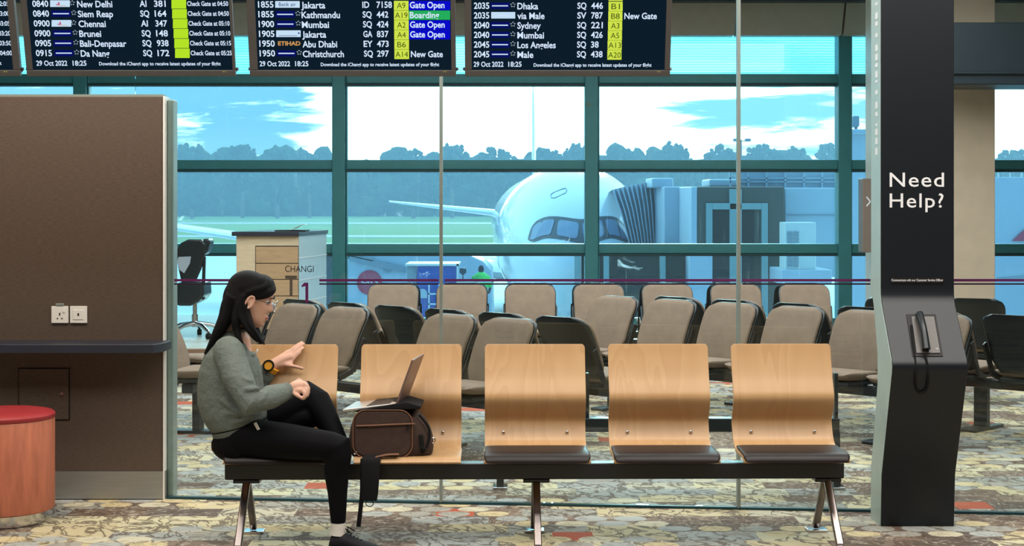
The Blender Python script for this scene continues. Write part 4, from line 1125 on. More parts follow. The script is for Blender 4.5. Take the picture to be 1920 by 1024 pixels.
# ---- trees beyond the airfield
_t = bmesh.new(); bmesh.ops.create_icosphere(_t, subdivisions=2, radius=1)
ICO_V = [v.co.copy() for v in _t.verts]; ICO_F = [[v.index for v in f.verts] for f in _t.faces]; _t.free()
class Clumps:
    def __init__(s): s.v = []; s.f = []
    def add(s, mx, jit):
        n = len(s.v); u = random.uniform
        s.v += [mx @ v + Vector((u(-jit, jit), u(-jit, jit), u(-jit, jit))) for v in ICO_V]; s.f += [[i + n for i in f] for f in ICO_F]
    def build(s, name, m, parent=None):
        me = bpy.data.meshes.new(name); o0 = root_of(parent).location if parent else Vector()
        me.from_pydata([v - o0 for v in s.v], [], s.f); me.materials.append(m)
        o = bpy.data.objects.new(name, me); COL.objects.link(o); o.parent = parent; return o
def crown(b, c, rx, rz, n, rs, ry=None):
    ry = ry or rx * .7
    for _ in range(n):
        u = random.uniform(-1, 1); a = random.uniform(0, 6.283); q = math.sqrt(1 - u * u)
        f = random.uniform(.55, 1.0)
        p = Vector((c[0] + rx * q * math.cos(a) * f, c[1] + ry * q * math.sin(a) * f, c[2] + rz * u * f))
        r = rs * random.uniform(.6, 1.25)
        mx = Matrix.Translation(p) @ Euler((random.random() * 3, random.random() * 3, random.random() * 3)).to_matrix().to_4x4() @ Matrix.Diagonal((r, r, r * .75, 1))
        b.add(mx, rs * .2)
TD = 620.0
random.seed(21)
trees = [(360, 272, 46, 'broad round-topped tree first right of the brown wall'), (455, 271, 34, 'spiky-topped tree at the middle of the pane right of the brown wall'), (520, 279, 40, 'round tree behind the podium rising above the treeline'),
         (580, 286, 30, 'low round tree just left of the mullion behind the podium'), (775, 284, 42, 'sloping tree left of the first pane joint'), (848, 270, 30, 'tallest tree beside the first pane joint'),
         (930, 276, 40, 'round tree left of the tail fin'), (1030, 280, 26, 'tree just right of the tail fin'), (1080, 270, 26, 'tree left of the mullion above the airliner nose'),
         (1172, 284, 26, 'low tree right of the mullion above the airliner nose'), (1266, 268, 34, 'airy tall tree in the middle of the right pane'), (1350, 275, 34, 'dark round tree left of the floodlight mast'),
         (1428, 272, 30, 'dark round tree right of the floodlight mast'), (1492, 278, 32, 'twin-topped tree nearer the right mullion'), (1556, 268, 30, 'tall tree touching the right mullion'), (1900, 284, 40, 'tree showing in the far right window')]
for px, v, hw, lb in trees:
    TY_ = TD - 62 - 17 * (len(bpy.data.objects) % 2)
    top = at(px, v, TY_).z; c = at(px, v, TY_); rx = hw / F * TY_; hgt = top - GZ
    t = thing('tree', (c.x, TY_, GZ), lb, 'tree', 'trees along the airfield edge')
    b = Clumps(); rz = min(hgt * .42, rx * .9)
    crown(b, (c.x, TY_, top - rz * .93), rx * .95, rz, 150, rx * .15); crown(b, (c.x, TY_, top - rz * 2.0), rx * 1.25, rz * .9, 110, rx * .17)
    b.build('crown', M['leaf'], t)
    MB().cyl((c.x, TY_, GZ), (c.x, TY_, top - rz), .7, .4, 8).build('trunk', M['riser'], t)
random.seed(5)
b = Clumps()
for px in range(-60, 2080, 13):
    for _ in range(4):
        x = px + random.uniform(-8, 8); top = 289 + 5 * math.sin(px * .021) + 12 * math.exp(-((px - 680) / 45) ** 2) + random.uniform(-3, 8)
        v = random.uniform(top, 398); Y = TD + random.uniform(-26, 0) + (398 - v) * .3
        p = at(x, v, Y); p.z = max(p.z, GZ + 1); r = random.uniform(1.8, 4.2)
        mx = Matrix.Translation(p) @ Euler((random.random() * 3, random.random() * 3, 0)).to_matrix().to_4x4() @ Matrix.Diagonal((r * 1.2, r, r * .85, 1))
        b.add(mx, .6)
tp = [at(px, 296 + 5 * math.sin(px * .021) + 10 * math.exp(-((px - 680) / 45) ** 2), TD + 16) for px in range(-80, 2100, 20)]
for p, q in zip(tp, tp[1:]):
    n = len(b.v); b.v += [Vector(c) for y in (TD + 16, TD + 26) for c in ((p.x, y, GZ), (q.x, y, GZ), (q.x, y, q.z), (p.x, y, p.z))]
    b.f += [[n, n + 1, n + 2, n + 3], [n + 4, n + 5, n + 6, n + 7], [n + 3, n + 2, n + 6, n + 7]]
tag(b.build('forest', M['leaf']), 'hazy dark belt of dense forest along the far edge of the airfield', 'forest', None, 'stuff')

# evening haze over the airfield
hz_ = bpy.data.materials.new('evening_haze'); hz_.use_nodes = True
k_ = NT(hz_.node_tree); k_.n.clear()
vs = k_.node('ShaderNodeVolumeScatter'); vs.inputs['Color'].default_value = (.46, .72, 1, 1); vs.inputs['Density'].default_value = .0014; vs.inputs['Anisotropy'].default_value = .35
k_.l.new(vs.outputs[0], k_.node('ShaderNodeOutputMaterial').inputs['Volume'])
hb = MB().box((-250, 130, GZ + .1), (250, 515, 60)).build('haze', hz_, kind='stuff')
tag(hb, 'thin blue evening haze over the airfield in front of the forest', 'haze')

# ================================================================== SEATED TRAVELLER
PYC = 7.30
pr = thing('person', (at(440, 0, PYC).x, PYC, 0), 'person seated sideways on the bench in grey sweatshirt and black leggings', 'person')
HO = at(473, 559, PYC)
HM = Matrix.Translation(HO) @ Matrix.Rotation(R(15), 4, 'Y') @ Matrix.Rotation(R(4), 4, 'Z') @ Matrix.Diagonal((1.04, 1.04, 1.04, 1))
def hw(x, y, z): return HM @ Vector((x, y, z))
HEAD = [(-.119, .058, .030, .016), (-.112, .070, .010, .030), (-.100, .077, -.012, .041), (-.085, .080, -.032, .050), (-.070, .081, -.050, .056), (-.05, .081, -.066, .061), (-.03, .081, -.080, .065), (-.01, .082, -.089, .068), (.01, .083, -.094, .071), (.03, .087, -.097, .073), (.05, .085, -.096, .073), (.07, .076, -.089, .068), (.086, .060, -.075, .057), (.098, .037, -.052, .040), (.105, .012, -.022, .018)]
def gs(v, c, s): return math.exp(-((v - c) / s) ** 2)
def head_pt(z, phi, row):
    f, bk, w = row
    cx = (f + bk) / 2; a = (f - bk) / 2; ca, sa = math.cos(phi), math.sin(phi)
    x = cx + a * math.copysign(abs(ca) ** .92, ca); y = w * math.copysign(abs(sa) ** .92, sa)
    if ca > 0:
        nose = interp([(-.052, 0), (-.045, .004), (-.039, .017), (-.031, .024), (-.024, .0215), (-.01, .014), (.005, .008), (.016, .003), (.03, 0)], z)
        sig = .015 if -.046 < z < -.022 else .0105
        x += nose * gs(y, 0, sig)
        x += .0065 * gs(z, -.064, .005) * gs(y, 0, .02) + .0065 * gs(z, -.077, .0055) * gs(y, 0, .018) - .004 * gs(z, -.0705, .0022) * gs(y, 0, .02) - .003 * gs(z, -.088, .006) * gs(y, 0, .02)
        x += .004 * gs(z, -.104, .010) * gs(y, 0, .018)
        for s in (-1, 1):
            x -= .011 * gs(z, .004, .011) * gs(y, s * .032, .015)
            x += .0035 * gs(z, .022, .006) * gs(y, s * .030, .02)
            x += .004 * gs(z, -.03, .02) * gs(y, s * .042, .014)
    return hw(x, y, z)
def head_rings(n=72, step=.0032):
    out = []; z = -.119
    while z < .1055:
        for (z0, *a), (z1, *c) in zip(HEAD, HEAD[1:]):
            if z0 <= z <= z1 + 1e-6:
                t = (z - z0) / (z1 - z0); row = [p + (q - p) * t for p, q in zip(a, c)]
                break
        out.append([head_pt(z, 2 * math.pi * k / n, row) for k in range(n)]); z += step
    return out
RH, LH = {}, {}
body = MB()
body.rings(head_rings())
for s in (-1, 1):                                    # ears
    e = [hw(.000 + .016 * math.cos(t) + .006 * math.sin(t), s * (.083 + .004 * math.sin(t * .5)), -.012 + .029 * math.sin(t)) for t in [2 * math.pi * k / 14 for k in range(14)]]
    body.tube(e + e[:1], .0052, 8); body.ell(hw(.002, s * .076, -.014), (.013, .010, .024), Euler((0, R(15), 0)).to_matrix(), 12)
nb = at(437, 632, 7.31)
body.limb([hw(-.03, 0, -.045), hw(-.045, 0, -.10), nb], [.050, .047, .055])
# trunk inside the clothes
spine = [at(437, 648, 7.31), at(434, 690, 7.31), at(440, 745, 7.31), at(452, 800, 7.31), at(456, 825, 7.31)]
body.limb(spine, [.085, .105, .10, .10, .10])
body.limb([at(434, 662, 7.19), at(436, 662, 7.44)], [.06, .06])
# arms
RS, RE, RW = at(430, 660, 7.165), at(470, 757, 7.06), at(541, 733, 7.185)
LS, LE, LW = at(438, 660, 7.455), at(466, 738, 7.52), at(511, 685, 7.50)
body.limb([RS, (RS + RE) / 2, RE, (RE + RW) / 2, RW], [.050, .044, .038, .036, .026])
body.limb([LS, (LS + LE) / 2, LE, (LE + LW) / 2, LW], [.050, .044, .038, .034, .026])
# legs
RHip, RK, RA = at(455, 822, 7.235), at(636, 838, 7.115), at(634, 984, 7.13)
LHip, LK, LA = at(455, 815, 7.385), at(586, 738, 7.375), at(640, 838, 7.27)
body.limb([RHip, (RHip * .5 + RK * .5), RK, RK * .68 + RA * .32 + Vector((-.012, .012, 0)), RA, at(634, 1000, 7.13)], [.085, .07, .05, .047, .031, .03])
body.limb([LHip, (LHip + LK) / 2, LK, LK * .65 + LA * .35, LA], [.085, .07, .05, .046, .031])
# right hand lying over the raised knee, fingers bent down
def digit(b, pts, r0):
    n = len(pts); b.limb(pts, [r0 * (1 - .26 * i / (n - 1)) for i in range(n)], 12)
w = RW
kn = [at(561, 716, 7.205), at(565, 720, 7.188), at(566, 726, 7.172), at(564, 732, 7.160)]
pm = at(553, 725, 7.185)
body.limb([w, pm, (kn[1] + kn[2]) / 2], [(.025), .026, .022]); body.limb([w, kn[0]], [.022, .016]); body.limb([w, kn[3]], [.020, .014])
tips = [[at(574, 719, 7.20), at(579, 728, 7.20), at(578, 737, 7.195)], [at(575, 724, 7.182), at(579, 735, 7.18), at(576, 743, 7.175)], [at(575, 731, 7.166), at(576, 741, 7.162), at(571, 747, 7.16)], [at(571, 737, 7.152), at(571, 744, 7.148), at(567, 748, 7.147)]]
for k_i, tp_ in zip(kn, tips): digit(body, [k_i] + tp_, .0092)
digit(body, [at(549, 735, 7.165), at(556, 741, 7.15), at(563, 745, 7.148), at(569, 748, 7.15)], .0100)
# left hand spread on the face of the backrest
w = LW
kn = [at(541, 661, 7.545), at(545, 667, 7.535), at(546, 674, 7.528), at(544, 681, 7.522)]
body.limb([w, at(530, 674, 7.525), at(543, 670, 7.532)], [.026, .027, .020]); body.limb([w, kn[0]], [.022, .015]); body.limb([w, kn[3]], [.021, .014])
tips = [[at(551, 652, 7.556), at(559, 646, 7.566), at(566, 642, 7.572)], [at(554, 656, 7.55), at(562, 650, 7.56), at(570, 645, 7.567)], [at(554, 664, 7.54), at(562, 658, 7.55), at(569, 653, 7.556)], [at(551, 672, 7.532), at(557, 666, 7.54), at(563, 661, 7.546)]]
for k_i, tp_ in zip(kn, tips): digit(body, [k_i] + tp_, .0090)
digit(body, [at(533, 684, 7.508), at(545, 686, 7.508), at(556, 688, 7.510), at(567, 691, 7.513)], .0102)
body.build('body', M['skin'], pr, remesh=.0042, smoothing=3)

# face details
for s in (-1, 1):
    e = MB(); e.ell(hw(.066, s * .031, .004), (.0115, .0125, .0105), None, 16); ey = e.build('eye', M['plastic_white'], pr, smooth=True)
    e = MB(); e.ell(hw(.0755, s * .031, -.0005), (.003, .0055, .0055), None, 12); e.build('iris', M['hair'], ey, smooth=True)
    MB().tube([hw(.070, s * .047, .004), hw(.0795, s * .040, .0035), hw(.082, s * .031, .0025), hw(.079, s * .020, .002)], [.0013, .0022, .0022, .0012], 6).build('eyelash', M['hair'], ey)
    MB().tube([hw(.077, s * .050, .021), hw(.087, s * .040, .0255), hw(.0925, s * .028, .0245), hw(.0925, s * .016, .021)], [.0012, .0028, .003, .002], 6).build('eyebrow', M['hair'], pr)
MB().tube([hw(.0755, -.021, -.0685), hw(.0855, -.011, -.0655), hw(.0885, 0, -.0655), hw(.0855, .011, -.0655), hw(.0755, .021, -.0685)], [.001, .0034, .0038, .0034, .001], 8).tube([hw(.0755, -.021, -.0705), hw(.0850, -.011, -.0755), hw(.0880, 0, -.0765), hw(.0850, .011, -.0755), hw(.0755, .021, -.0705)], [.001, .0036, .0044, .0036, .001], 8).build('lips', M['lips'], pr, smooth=True)
# spectacles
gl = sub_empty('spectacles', pr)
for s in (-1, 1):
    c = [hw(.108 - .10 * (abs(.031 * 1 + .024 * math.cos(t)) ) * .18, s * (.033 + .0245 * math.cos(t)), -.009 + .0235 * math.sin(t)) for t in [2 * math.pi * k / 24 for k in range(24)]]
    MB().tube(c + c[:1], .0013, 8).build('rim', M['chrome'], gl, smooth=True)
    b = MB(); vs_ = [b.bm.verts.new(p) for p in c]; b.bm.faces.new(vs_); b.build('lens', M['g_lens'], gl)
    MB().tube([hw(.101, s * .058, .000), hw(.085, s * .072, .003), hw(.02, s * .077, .005), hw(-.012, s * .075, .003)], .0013, 8).build('temple', M['chrome'], gl, smooth=True)
MB().tube([hw(.107, -.0085, -.004), hw(.1095, 0, -.001), hw(.107, .0085, -.004)], .0013, 8).build('bridge', M['chrome'], gl, smooth=True)

# hair
random.seed(8)
h = MB()
for (c, r) in (((-.024, 0, .034), (.100, .086, .086)), ((-.058, 0, -.01), (.072, .086, .095)), ((.025, 0, .064), (.063, .072, .052)), ((-.05, 0, -.06), (.060, .078, .075))):
    h.ell(hw(*c), r, HM.to_3x3().normalized(), 28)
def lock(pts, rad, flat=.55): h.tube(smooth_path([Vector(p) for p in pts], 4), [ (r, r * flat) for r in [rad[min(int(i / 4), len(rad) - 1)] + (rad[min(int(i / 4) + 1, len(rad) - 1)] - rad[min(int(i / 4), len(rad) - 1)]) * (i % 4) / 4 for i in range((len(pts) - 1) * 4 + 1)]], 10)
# fringe swept back over the temple, tucked behind the ear
for s in (-1, 1):
    lock([hw(.070, s * .012, .078), hw(.080, s * .034, .058), hw(.062, s * .058, .040), hw(.030, s * .072, .026), hw(-.01, s * .077, .018), hw(-.04, s * .078, -.02)], [.014, .018, .022, .022, .020, .02])
    lock([hw(.05, s * .03, .09), hw(.045, s * .06, .062), hw(.015, s * .074, .04), hw(-.02, s * .078, .02)], [.022, .026, .026, .02])
Yh = 7.215
lock([hw(-.035, -.076, .01), at(452, 585, Yh), at(458, 606, Yh - .01), at(468, 622, Yh - .02), at(480, 635, Yh - .02), at(490, 645, Yh - .012)], [.026, .030, .028, .020, .012, .004])
lock([hw(-.015, -.076, -.035), at(464, 592, Yh), at(471, 610, Yh - .012), at(481, 625, Yh - .018), at(490, 639, Yh - .014), at(497, 648, Yh - .01)], [.014, .024, .026, .018, .009, .003])
lock([hw(-.02, -.07, -.03), at(466, 600, 7.23), at(470, 618, 7.225), at(476, 632, 7.22), at(484, 642, 7.21)], [.03, .034, .034, .02, .006])
lock([hw(-.05, -.072, -.02), at(442, 600, Yh), at(444, 618, Yh), at(448, 634, Yh - .02), at(456, 644, Yh - .03)], [.03, .036, .034, .022, .006])
lock([hw(.0, .076, -.03), at(478, 600, 7.40), at(484, 622, 7.41), at(492, 640, 7.41), at(497, 647, 7.41)], [.016, .02, .02, .012, .004])
# hair down the back
for k in range(9):
    yv = 7.235 + .018 * k; j = random.uniform(-3, 3)
    lock([hw(-.08, yv - PYC, .0), at(431 + j, 570, yv), at(423 + j, 596, yv - .01), at(410 + j, 622, yv - .015), at(396 + j, 648, yv - .01), at(386 + j * 1.5, 672 + 3 * j, yv - .005)], [.040, .042, .036, .027, .015, .003], .8)
for x0, y0, x1, y1, x2, y2 in ((428, 560, 415, 575, 411, 588), (427, 575, 416, 590, 417, 601), (424, 590, 412, 602, 404, 608)):
    lock([at(x0 + 8, y0 - 8, 7.22), at(x0, y0, 7.215), at(x1, y1, 7.21), at(x2, y2, 7.21)], [.010, .008, .005, .002])
ho = h.build('hair', M['hair'], pr, remesh=.0048, smoothing=2)

# sweatshirt
s_ = MB()
def ering(c, rx, ry, tilt=0.0, n=28):
    out = []
    for k in range(n):
        a = 2 * math.pi * k / n; x = rx * math.cos(a); y = ry * math.sin(a)
        out.append(Vector((c.x + x * math.cos(tilt), c.y + y, c.z + x * math.sin(tilt))))
    return out
TY = 7.31
torso = [(443, 622, .052, .060, -.35), (439, 634, .072, .088, -.3), (434, 650, .092, .135, -.2), (434, 668, .122, .168, -.1), (432, 695, .142, .168, 0), (432, 725, .150, .163, .05), (434, 750, .154, .162, .1), (441, 775, .150, .165, .16), (447, 790, .139, .160, .22), (450, 797, .132, .156, .25)]
s_.rings([ering(at(px, py, TY), rx, ry, t) for px, py, rx, ry, t in torso])
s_.limb([RS + Vector((-.005, .01, 0)), RS * .5 + RE * .5 + Vector((-.01, 0, 0)), RE + Vector((.004, 0, .0)), RE * .5 + RW * .5, RW * .82 + RE * .18], [.072, .068, .062, .055, .045])
s_.limb([LS, LS * .5 + LE * .5, LE, LE * .5 + LW * .5, LW * .80 + LE * .20], [.070, .066, .058, .050, .042])
# folds at the elbow, sleeve and waist
def fold(pts, r): s_.tube(smooth_path([Vector(p) for p in pts], 4), r, 8)
fold([at(447, 700, 7.075), at(460, 712, 7.045), at(474, 716, 7.06)], .011)
fold([at(450, 735, 7.045), at(468, 730, 7.02), at(486, 728, 7.05)], .012)
fold([at(470, 770, 7.045), at(488, 752, 7.035), at(498, 738, 7.06)], .011)
fold([at(500, 760, 7.08), at(508, 748, 7.08), at(512, 735, 7.10)], .009)
fold([at(440, 690, 7.10), at(446, 720, 7.09), at(456, 752, 7.08)], .012)
fold([at(400, 735, 7.19), at(418, 752, 7.15), at(446, 775, 7.145)], .012)
fold([at(395, 765, 7.20), at(425, 776, 7.15), at(470, 772, 7.15)], .012)
fold([at(405, 790, 7.21), at(440, 792, 7.15), at(480, 780, 7.16)], .010)
s_.build('sweatshirt', M['sweater'], pr, remesh=.0065, smoothing=3)
MB().rings([ering(at(451, 798, TY), .133, .158, .26), ering(at(452, 804, TY), .131, .157, .27), ering(at(453, 810, TY), .126, .152, .28), ering(at(453, 811, TY), .118, .144, .28)]).build('waistband', M['rib'], pr, smooth=True)
def cuff(p, q, r0, r1, name='cuff'): MB().tube([p, p * .5 + q * .5, q], [r0, r1, r0 * .86], 20).build(name, M['rib'], pr, smooth=True)
cuff(RW * .80 + RE * .20, RW * 1.02 - RE * .02, .044, .040); cuff(LW * .76 + LE * .24, LW * .97 + LE * .03, .042, .038)
MB().tube([at(443 + 21 * math.cos(t), 622 - 5 * math.cos(t), TY + .060 * math.sin(t)) for t in [2 * math.pi * k / 20 for k in range(21)]], .011, 8, False).build('collar', M['rib'], pr, smooth=True)
MB().ell(at(480, 661, 7.27), (.006, .022, .018), Euler((0, R(25), 0)).to_matrix(), 14).build('undershirt', M['sock'], pr, smooth=True, label='sliver of white undershirt')
# leggings
l_ = MB()
hipc = at(453, 818, TY)
l_.rings([ering(at(454, 792, TY), .112, .142, .25), ering(at(452, 806, TY), .124, .152, .22), ering(at(450, 822, TY), .130, .160, .12), ering(at(450, 838, TY), .128, .160, .05), ering(at(452, 850, TY), .116, .150, 0), ering(at(454, 858, TY), .096, .13, 0)])
l_.limb([RHip, RHip * .5 + RK * .5 + Vector((0, 0, .004)), RK * .93 + RHip * .07, RK, RK * .9 + RA * .1, RK * .68 + RA * .32 + Vector((-.012, .010, 0)), RK * .4 + RA * .6 + Vector((-.005, .005, 0)), RA * .96 + RK * .04], [.096, .080, .064, .060, .057, .057, .044, .034], 20)
l_.limb([LHip, LHip * .5 + LK * .5, LK, LK * .88 + LA * .12, LK * .6 + LA * .4, LA], [.102, .096, .064, .064, .060, .04], 20)
l_.limb([at(500, 815, 7.36), at(560, 785, 7.36), at(604, 780, 7.35), at(622, 812, 7.31)], [.08, .062, .05, .045], 16)
l_.build('leggings', M['leggings'], pr, remesh=.0065, smoothing=3)
MB().bar(at(478, 793, 7.145), at(485, 806, 7.14), .006, .012).build('drawstring_tag', M['sock'], pr, label='small white tag at the waist')
# socks and shoes
def shoe(heel, toe, up, nm):
    """heel, toe: sole points; up: unit vector from the sole upwards"""
    heel, toe, up = Vector(heel), Vector(toe), Vector(up).normalized(); f = (toe - heel).normalized(); L = (toe - heel).length; sd = f.cross(up).normalized()
    sec = [(0, .024, .030, .052), (.04, .032, .028, .085), (.12, .036, .026, .098), (.25, .038, .024, .098), (.36, .039, .024, .088), (.48, .042, .022, .074), (.62, .046, .02, .060), (.76, .047, .018, .050), (.88, .041, .016, .042), (.96, .028, .016, .034), (1.0, .012, .018, .028)]
    rr = []
    for t, w_, zb_, zt_ in sec:
        c = heel + f * L * t; ring = []
        for j in range(20):
            a = 2 * math.pi * j / 20; ca, sa = math.cos(a), math.sin(a)
            zz_ = (zt_ + zb_) / 2 + (zt_ - zb_) / 2 * math.copysign(abs(sa) ** .8, sa); ww = w_ * math.copysign(abs(ca) ** .6, ca) * (1 - .35 * max(0, sa) ** 2)
            ring.append(c + sd * ww + up * zz_)
        rr.append(ring)
    sh_ = MB().rings(rr).build(nm, M['shoe'], pr, smooth=True, angle=80)
    rr = []
    for t, w_, zb_, zt_ in sec:
        c = heel + f * (L * (t * 1.03 - .015)); r_ = .003 + .016 * max(0, t - .75) ** 1.5
        rr.append([c + sd * (w_ + .004) + up * (r_), c + sd * (w_ + .005) + up * (zb_ + .006), c - sd * (w_ + .005) + up * (zb_ + .006), c - sd * (w_ + .004) + up * r_])
    MB().rings(rr).build('sole', M['sole'], sh_, bevel=.003)
    b = MB()
    for t in (.40, .47, .54, .61):
        c = heel + f * L * t; zt_ = interp([(p[0], p[3]) for p in sec], t)
        b.tube([c + sd * .026 + up * (zt_ - .012), c + up * (zt_ + .003), c - sd * .026 + up * (zt_ - .012)], .0032, 6)
    c = heel + f * L * .37; 
    for q in (-1, 1): b.tube([c + up * .092, c + up * .115 + sd * .02 * q - f * .01, c + up * .095 + sd * .035 * q + f * .02], .003, 6)
    b.build('lace', M['rubber'], sh_)
    return sh_
shoe((at(618, 0, 7.13).x, 7.135, 0.001), (at(716, 0, 7.13).x, 7.115, 0.001), (0, 0, 1), 'shoe')
sk = LA; shoe(at(646, 838, 7.30), at(648, 900, 7.255), (-1, -.2, .1), 'shoe')
MB().tube([at(634, 980, 7.13), at(634, 992, 7.13), at(633, 1003, 7.13)], [.033, .034, .037], 18).build('sock', M['sock'], pr, smooth=True)
# sports watch
wc = LW * .93 + LE * .07; wd = (LW - LE).normalized()
MB().tube([wc - wd * .012, wc + wd * .012], [.040, .040], 24).build('watch_strap', M['watch'], pr, smooth=True)
wf = Vector((-.10, -.95, .25)).normalized()
wp = MB().cyl(wc + wf * .034, wc + wf * .047, .024, seg=24).build('watch_case', M['watch'], pr, bevel=.003)
e1 = wd.cross(wf).normalized(); e2 = wf.cross(e1)
MB().tube([wc + wf * .047 + (e1 * math.cos(t) + e2 * math.sin(t)) * .024 for t in [2 * math.pi * k / 24 for k in range(25)]], .0045, 8, False).build('watch_bezel', M['rubber'], wp, smooth=True)

# ================================================================== BACKPACK AND LAPTOP
BYC = 7.33
bp = thing('backpack', (at(735, 0, BYC).x, BYC, at(735, 862, BYC).z), 'brown canvas backpack lying on the second bench seat with its strap hanging down', 'backpack')
def bag(px0, px1, secs, n=26, y0=7.22, y1=7.44):
    """secs: (px, top v, bottom v, half-depth factor)"""
    rr = []
    for px, vt, vb, kf in secs:
        ring = []; a = at(px, vt, BYC); c = at(px, vb, BYC); zc, hz2 = (a.z + c.z) / 2, (a.z - c.z) / 2; yh = (y1 - y0) / 2 * kf; yc = (y0 + y1) / 2
        for j in range(n):
            t = 2 * math.pi * j / n; ca, sa = math.cos(t), math.sin(t)
            ring.append((a.x, yc + yh * math.copysign(abs(ca) ** .55, ca), zc + hz2 * math.copysign(abs(sa) ** .55, sa)))
        rr.append(ring)
    return MB().rings(rr)
bag(658, 815, [(657, 812, 838, .6), (660, 795, 848, .85), (666, 778, 855, .95), (676, 769, 860, 1), (700, 766, 863, 1), (740, 765, 864, 1), (772, 767, 863, 1), (786, 772, 861, .98), (797, 785, 858, .92), (806, 803, 854, .82), (811, 820, 848, .65), (812, 828, 842, .4)]).build('bag_body', M['canvas'], bp, smooth=True, angle=60)
# front pocket with leather piping
def rr_path(x0, x1, v0, v1, r, Y):
    pts = []
    for cx_, cv, a0 in ((x1 - r, v0 + r, -90), (x1 - r, v1 - r, 0), (x0 + r, v1 - r, 90), (x0 + r, v0 + r, 180)):
        for k in range(7): t = R(a0 + 15 * k); pts.append((cx_ + r * math.cos(t), cv + r * math.sin(t)))
    return pts
pk = rr_path(662, 773, 769, 859, 25, 7.2)
MB().prism([at(x, v, 7.212) for x, v in pk], (0, .03, 0)).build('front_pocket', M['canvas'], bp, bevel=.014, seg=4)
ring = [at(x, v, 7.213) for x, v in pk]; MB().tube(ring + ring[:1], .0032, 8, False).build('piping', M['leather'], bp, smooth=True)
MB().tube(smooth_path([at(668, 799, 7.209), at(700, 798, 7.207), at(740, 796, 7.207), at(778, 795, 7.209)]), .004, 8).build('zip', M['leather'], bp, smooth=True)
MB().bar(at(766, 797, 7.204), at(763, 806, 7.202), .012, .006).build('zip_pull', M['strap'], bp, bevel=.001)
MB().tube(smooth_path([at(786, 778, 7.23), at(800, 796, 7.235), at(806, 815, 7.24), at(800, 838, 7.235), at(790, 850, 7.23)]), .006, 8).build('side_strap', M['strap'], bp, smooth=True)
MB().bar(at(789, 815, 7.22), at(792, 845, 7.22), .02, .012).bar(at(788, 838, 7.215), at(800, 844, 7.215), .014, .014).build('buckle', M['rubber'], bp, bevel=.003)
MB().tube([at(812 + 4 * math.cos(t), 826 + 5 * math.sin(t), 7.30) for t in [2 * math.pi * k / 16 for k in range(17)]], .0028, 6, False).build('ring', M['chrome'], bp, smooth=True)
z_s = at(0, 861, 7.2).z
MB().tube(smooth_path([at(703, 858, 7.20), at(725, 853, 7.195), at(748, 852, 7.20)]), [(.012, .005)] * 13, 8).build('grab_handle', M['leather'], bp, smooth=True)
b = MB(); rr = []
for px, v, hwid, Y in [(700, 852, 17, 7.215), (696, 860, 18, 7.178), (695, 870, 18, 7.168), (694, 900, 17, 7.166), (693, 925, 16, 7.166), (692, 939, 15, 7.167)]:
    rr.append([at(px - hwid, v, Y), at(px + hwid, v, Y), at(px + hwid, v, Y + .012), at(px - hwid, v, Y + .012)])
b.rings(rr).build('shoulder_strap', M['strap'], bp, bevel=.003)
MB().tube([at(693 + 7 * math.cos(t), 944 + 6 * math.sin(t), 7.172) for t in [2 * math.pi * k / 16 for k in range(17)]], .0022, 6, False).build('strap_ring', M['strap'], bp, smooth=True)
MB().tube(smooth_path([at(680, 860, 7.182), at(679, 880, 7.176), at(679, 920, 7.174), at(676, 955, 7.174), at(672, 988, 7.176)]), [(.003, .010)] * 25, 8).build('webbing_tail', M['strap'], bp, smooth=True)
MB().tube(smooth_path([at(662, 842, 7.22), at(665, 852, 7.215), at(669, 846, 7.215), at(670, 838, 7.22)]), .003, 6).build('key_clip', M['chrome'], bp, smooth=True)
b = MB(); b.prism([at(668, 770, 7.21), at(700, 764, 7.21), at(762, 754, 7.21), at(790, 762, 7.21), at(788, 768, 7.21), at(700, 769, 7.21)], (0, .24, 0)); b.build('back_panel', M['strap'], bp, bevel=.005)

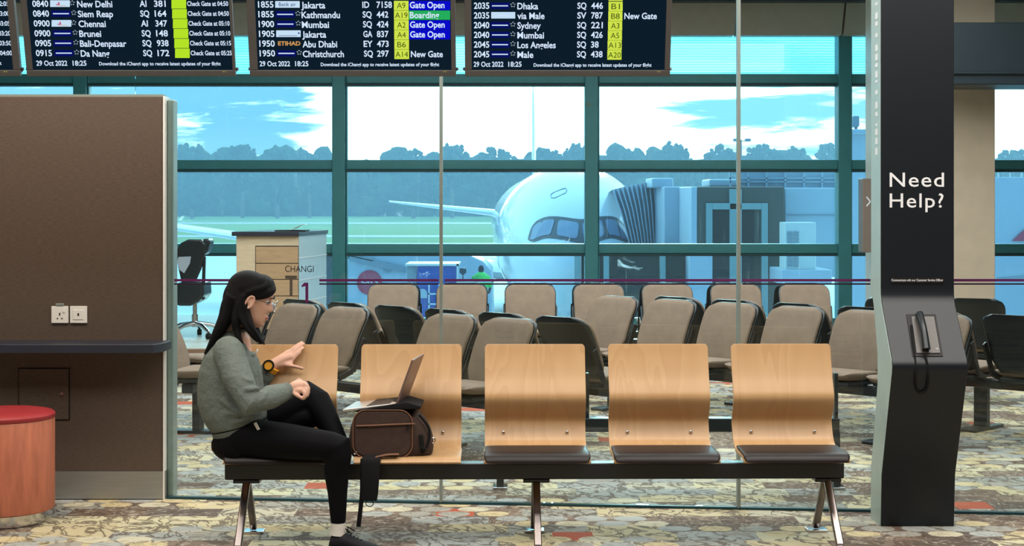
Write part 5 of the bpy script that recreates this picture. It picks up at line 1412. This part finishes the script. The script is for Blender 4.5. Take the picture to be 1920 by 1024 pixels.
# open laptop balanced on the bag
hx = at(741, 757, 7.22)
lt = thing('laptop', hx, 'open mauve laptop tilted on top of the brown backpack', 'laptop')
yaw = R(6.5); n_ = Vector((math.cos(yaw), -math.sin(yaw), 0)); sd = Vector((math.sin(yaw), math.cos(yaw), 0))
e0 = at(640, 770, 7.22); bdir = Vector((e0.x - hx.x, 0, e0.z - hx.z)); bl = bdir.length; bdir.normalize()
bdir = (Vector((bdir.x * math.cos(yaw), -bdir.x * math.sin(yaw), bdir.z))).normalized(); bup = sd.cross(bdir).normalized()
if bup.z < 0: bup = -bup
def slab4(o, u, l, s, w_, n, th): return MB().prism([o, o + u * l, o + u * l + s * w_, o + s * w_], n * th)
slab4(hx - bup * .012, bdir, bl, sd, .29, bup, .013).build('base', M['laptopedge'], lt, bevel=.003)
slab4(hx + bup * .0012 + sd * .02 + bdir * .03, bdir, .11, sd, .25, bup, .0008).build('keyboard', M['ink'], lt)
b = MB()
for t_ in (.012, .024, .04): b.prism([hx - bup * .004 - sd * .0004 + bdir * t_, hx - bup * .004 - sd * .0004 + bdir * (t_ + .008), hx - bup * .007 - sd * .0004 + bdir * (t_ + .008), hx - bup * .007 - sd * .0004 + bdir * t_], -sd * .0008)
b.build('port', M['ink'], lt)
tp_ = at(772, 673, 7.22); ld_ = Vector((tp_.x - hx.x, 0, tp_.z - hx.z)); ll = ld_.length; ld_.normalize()
ld_ = Vector((ld_.x * math.cos(yaw), -ld_.x * math.sin(yaw), ld_.z)).normalized(); ln = ld_.cross(sd).normalized()
if ln.x < 0: ln = -ln
slab4(hx - ld_ * .002 + n_ * .002, ld_, ll, sd, .29, ln, .009).build('lid', M['laptop'], lt, bevel=.003)
slab4(hx + ld_ * .012 - ln * .0 + sd * .01 + n_ * .0015, ld_, ll - .02, sd, .27, -ln, .001).build('display', M['darkglass'], lt)
o = hx + ld_ * (ll * .42) + sd * .13 + n_ * .002 + ln * .0093
MB().prism([o, o + ld_ * .04, o + ld_ * .04 + sd * .012, o + sd * .012], ln * .0004).build('lid_mark', M['laptopedge'], lt, label='small pale mark on the lid')
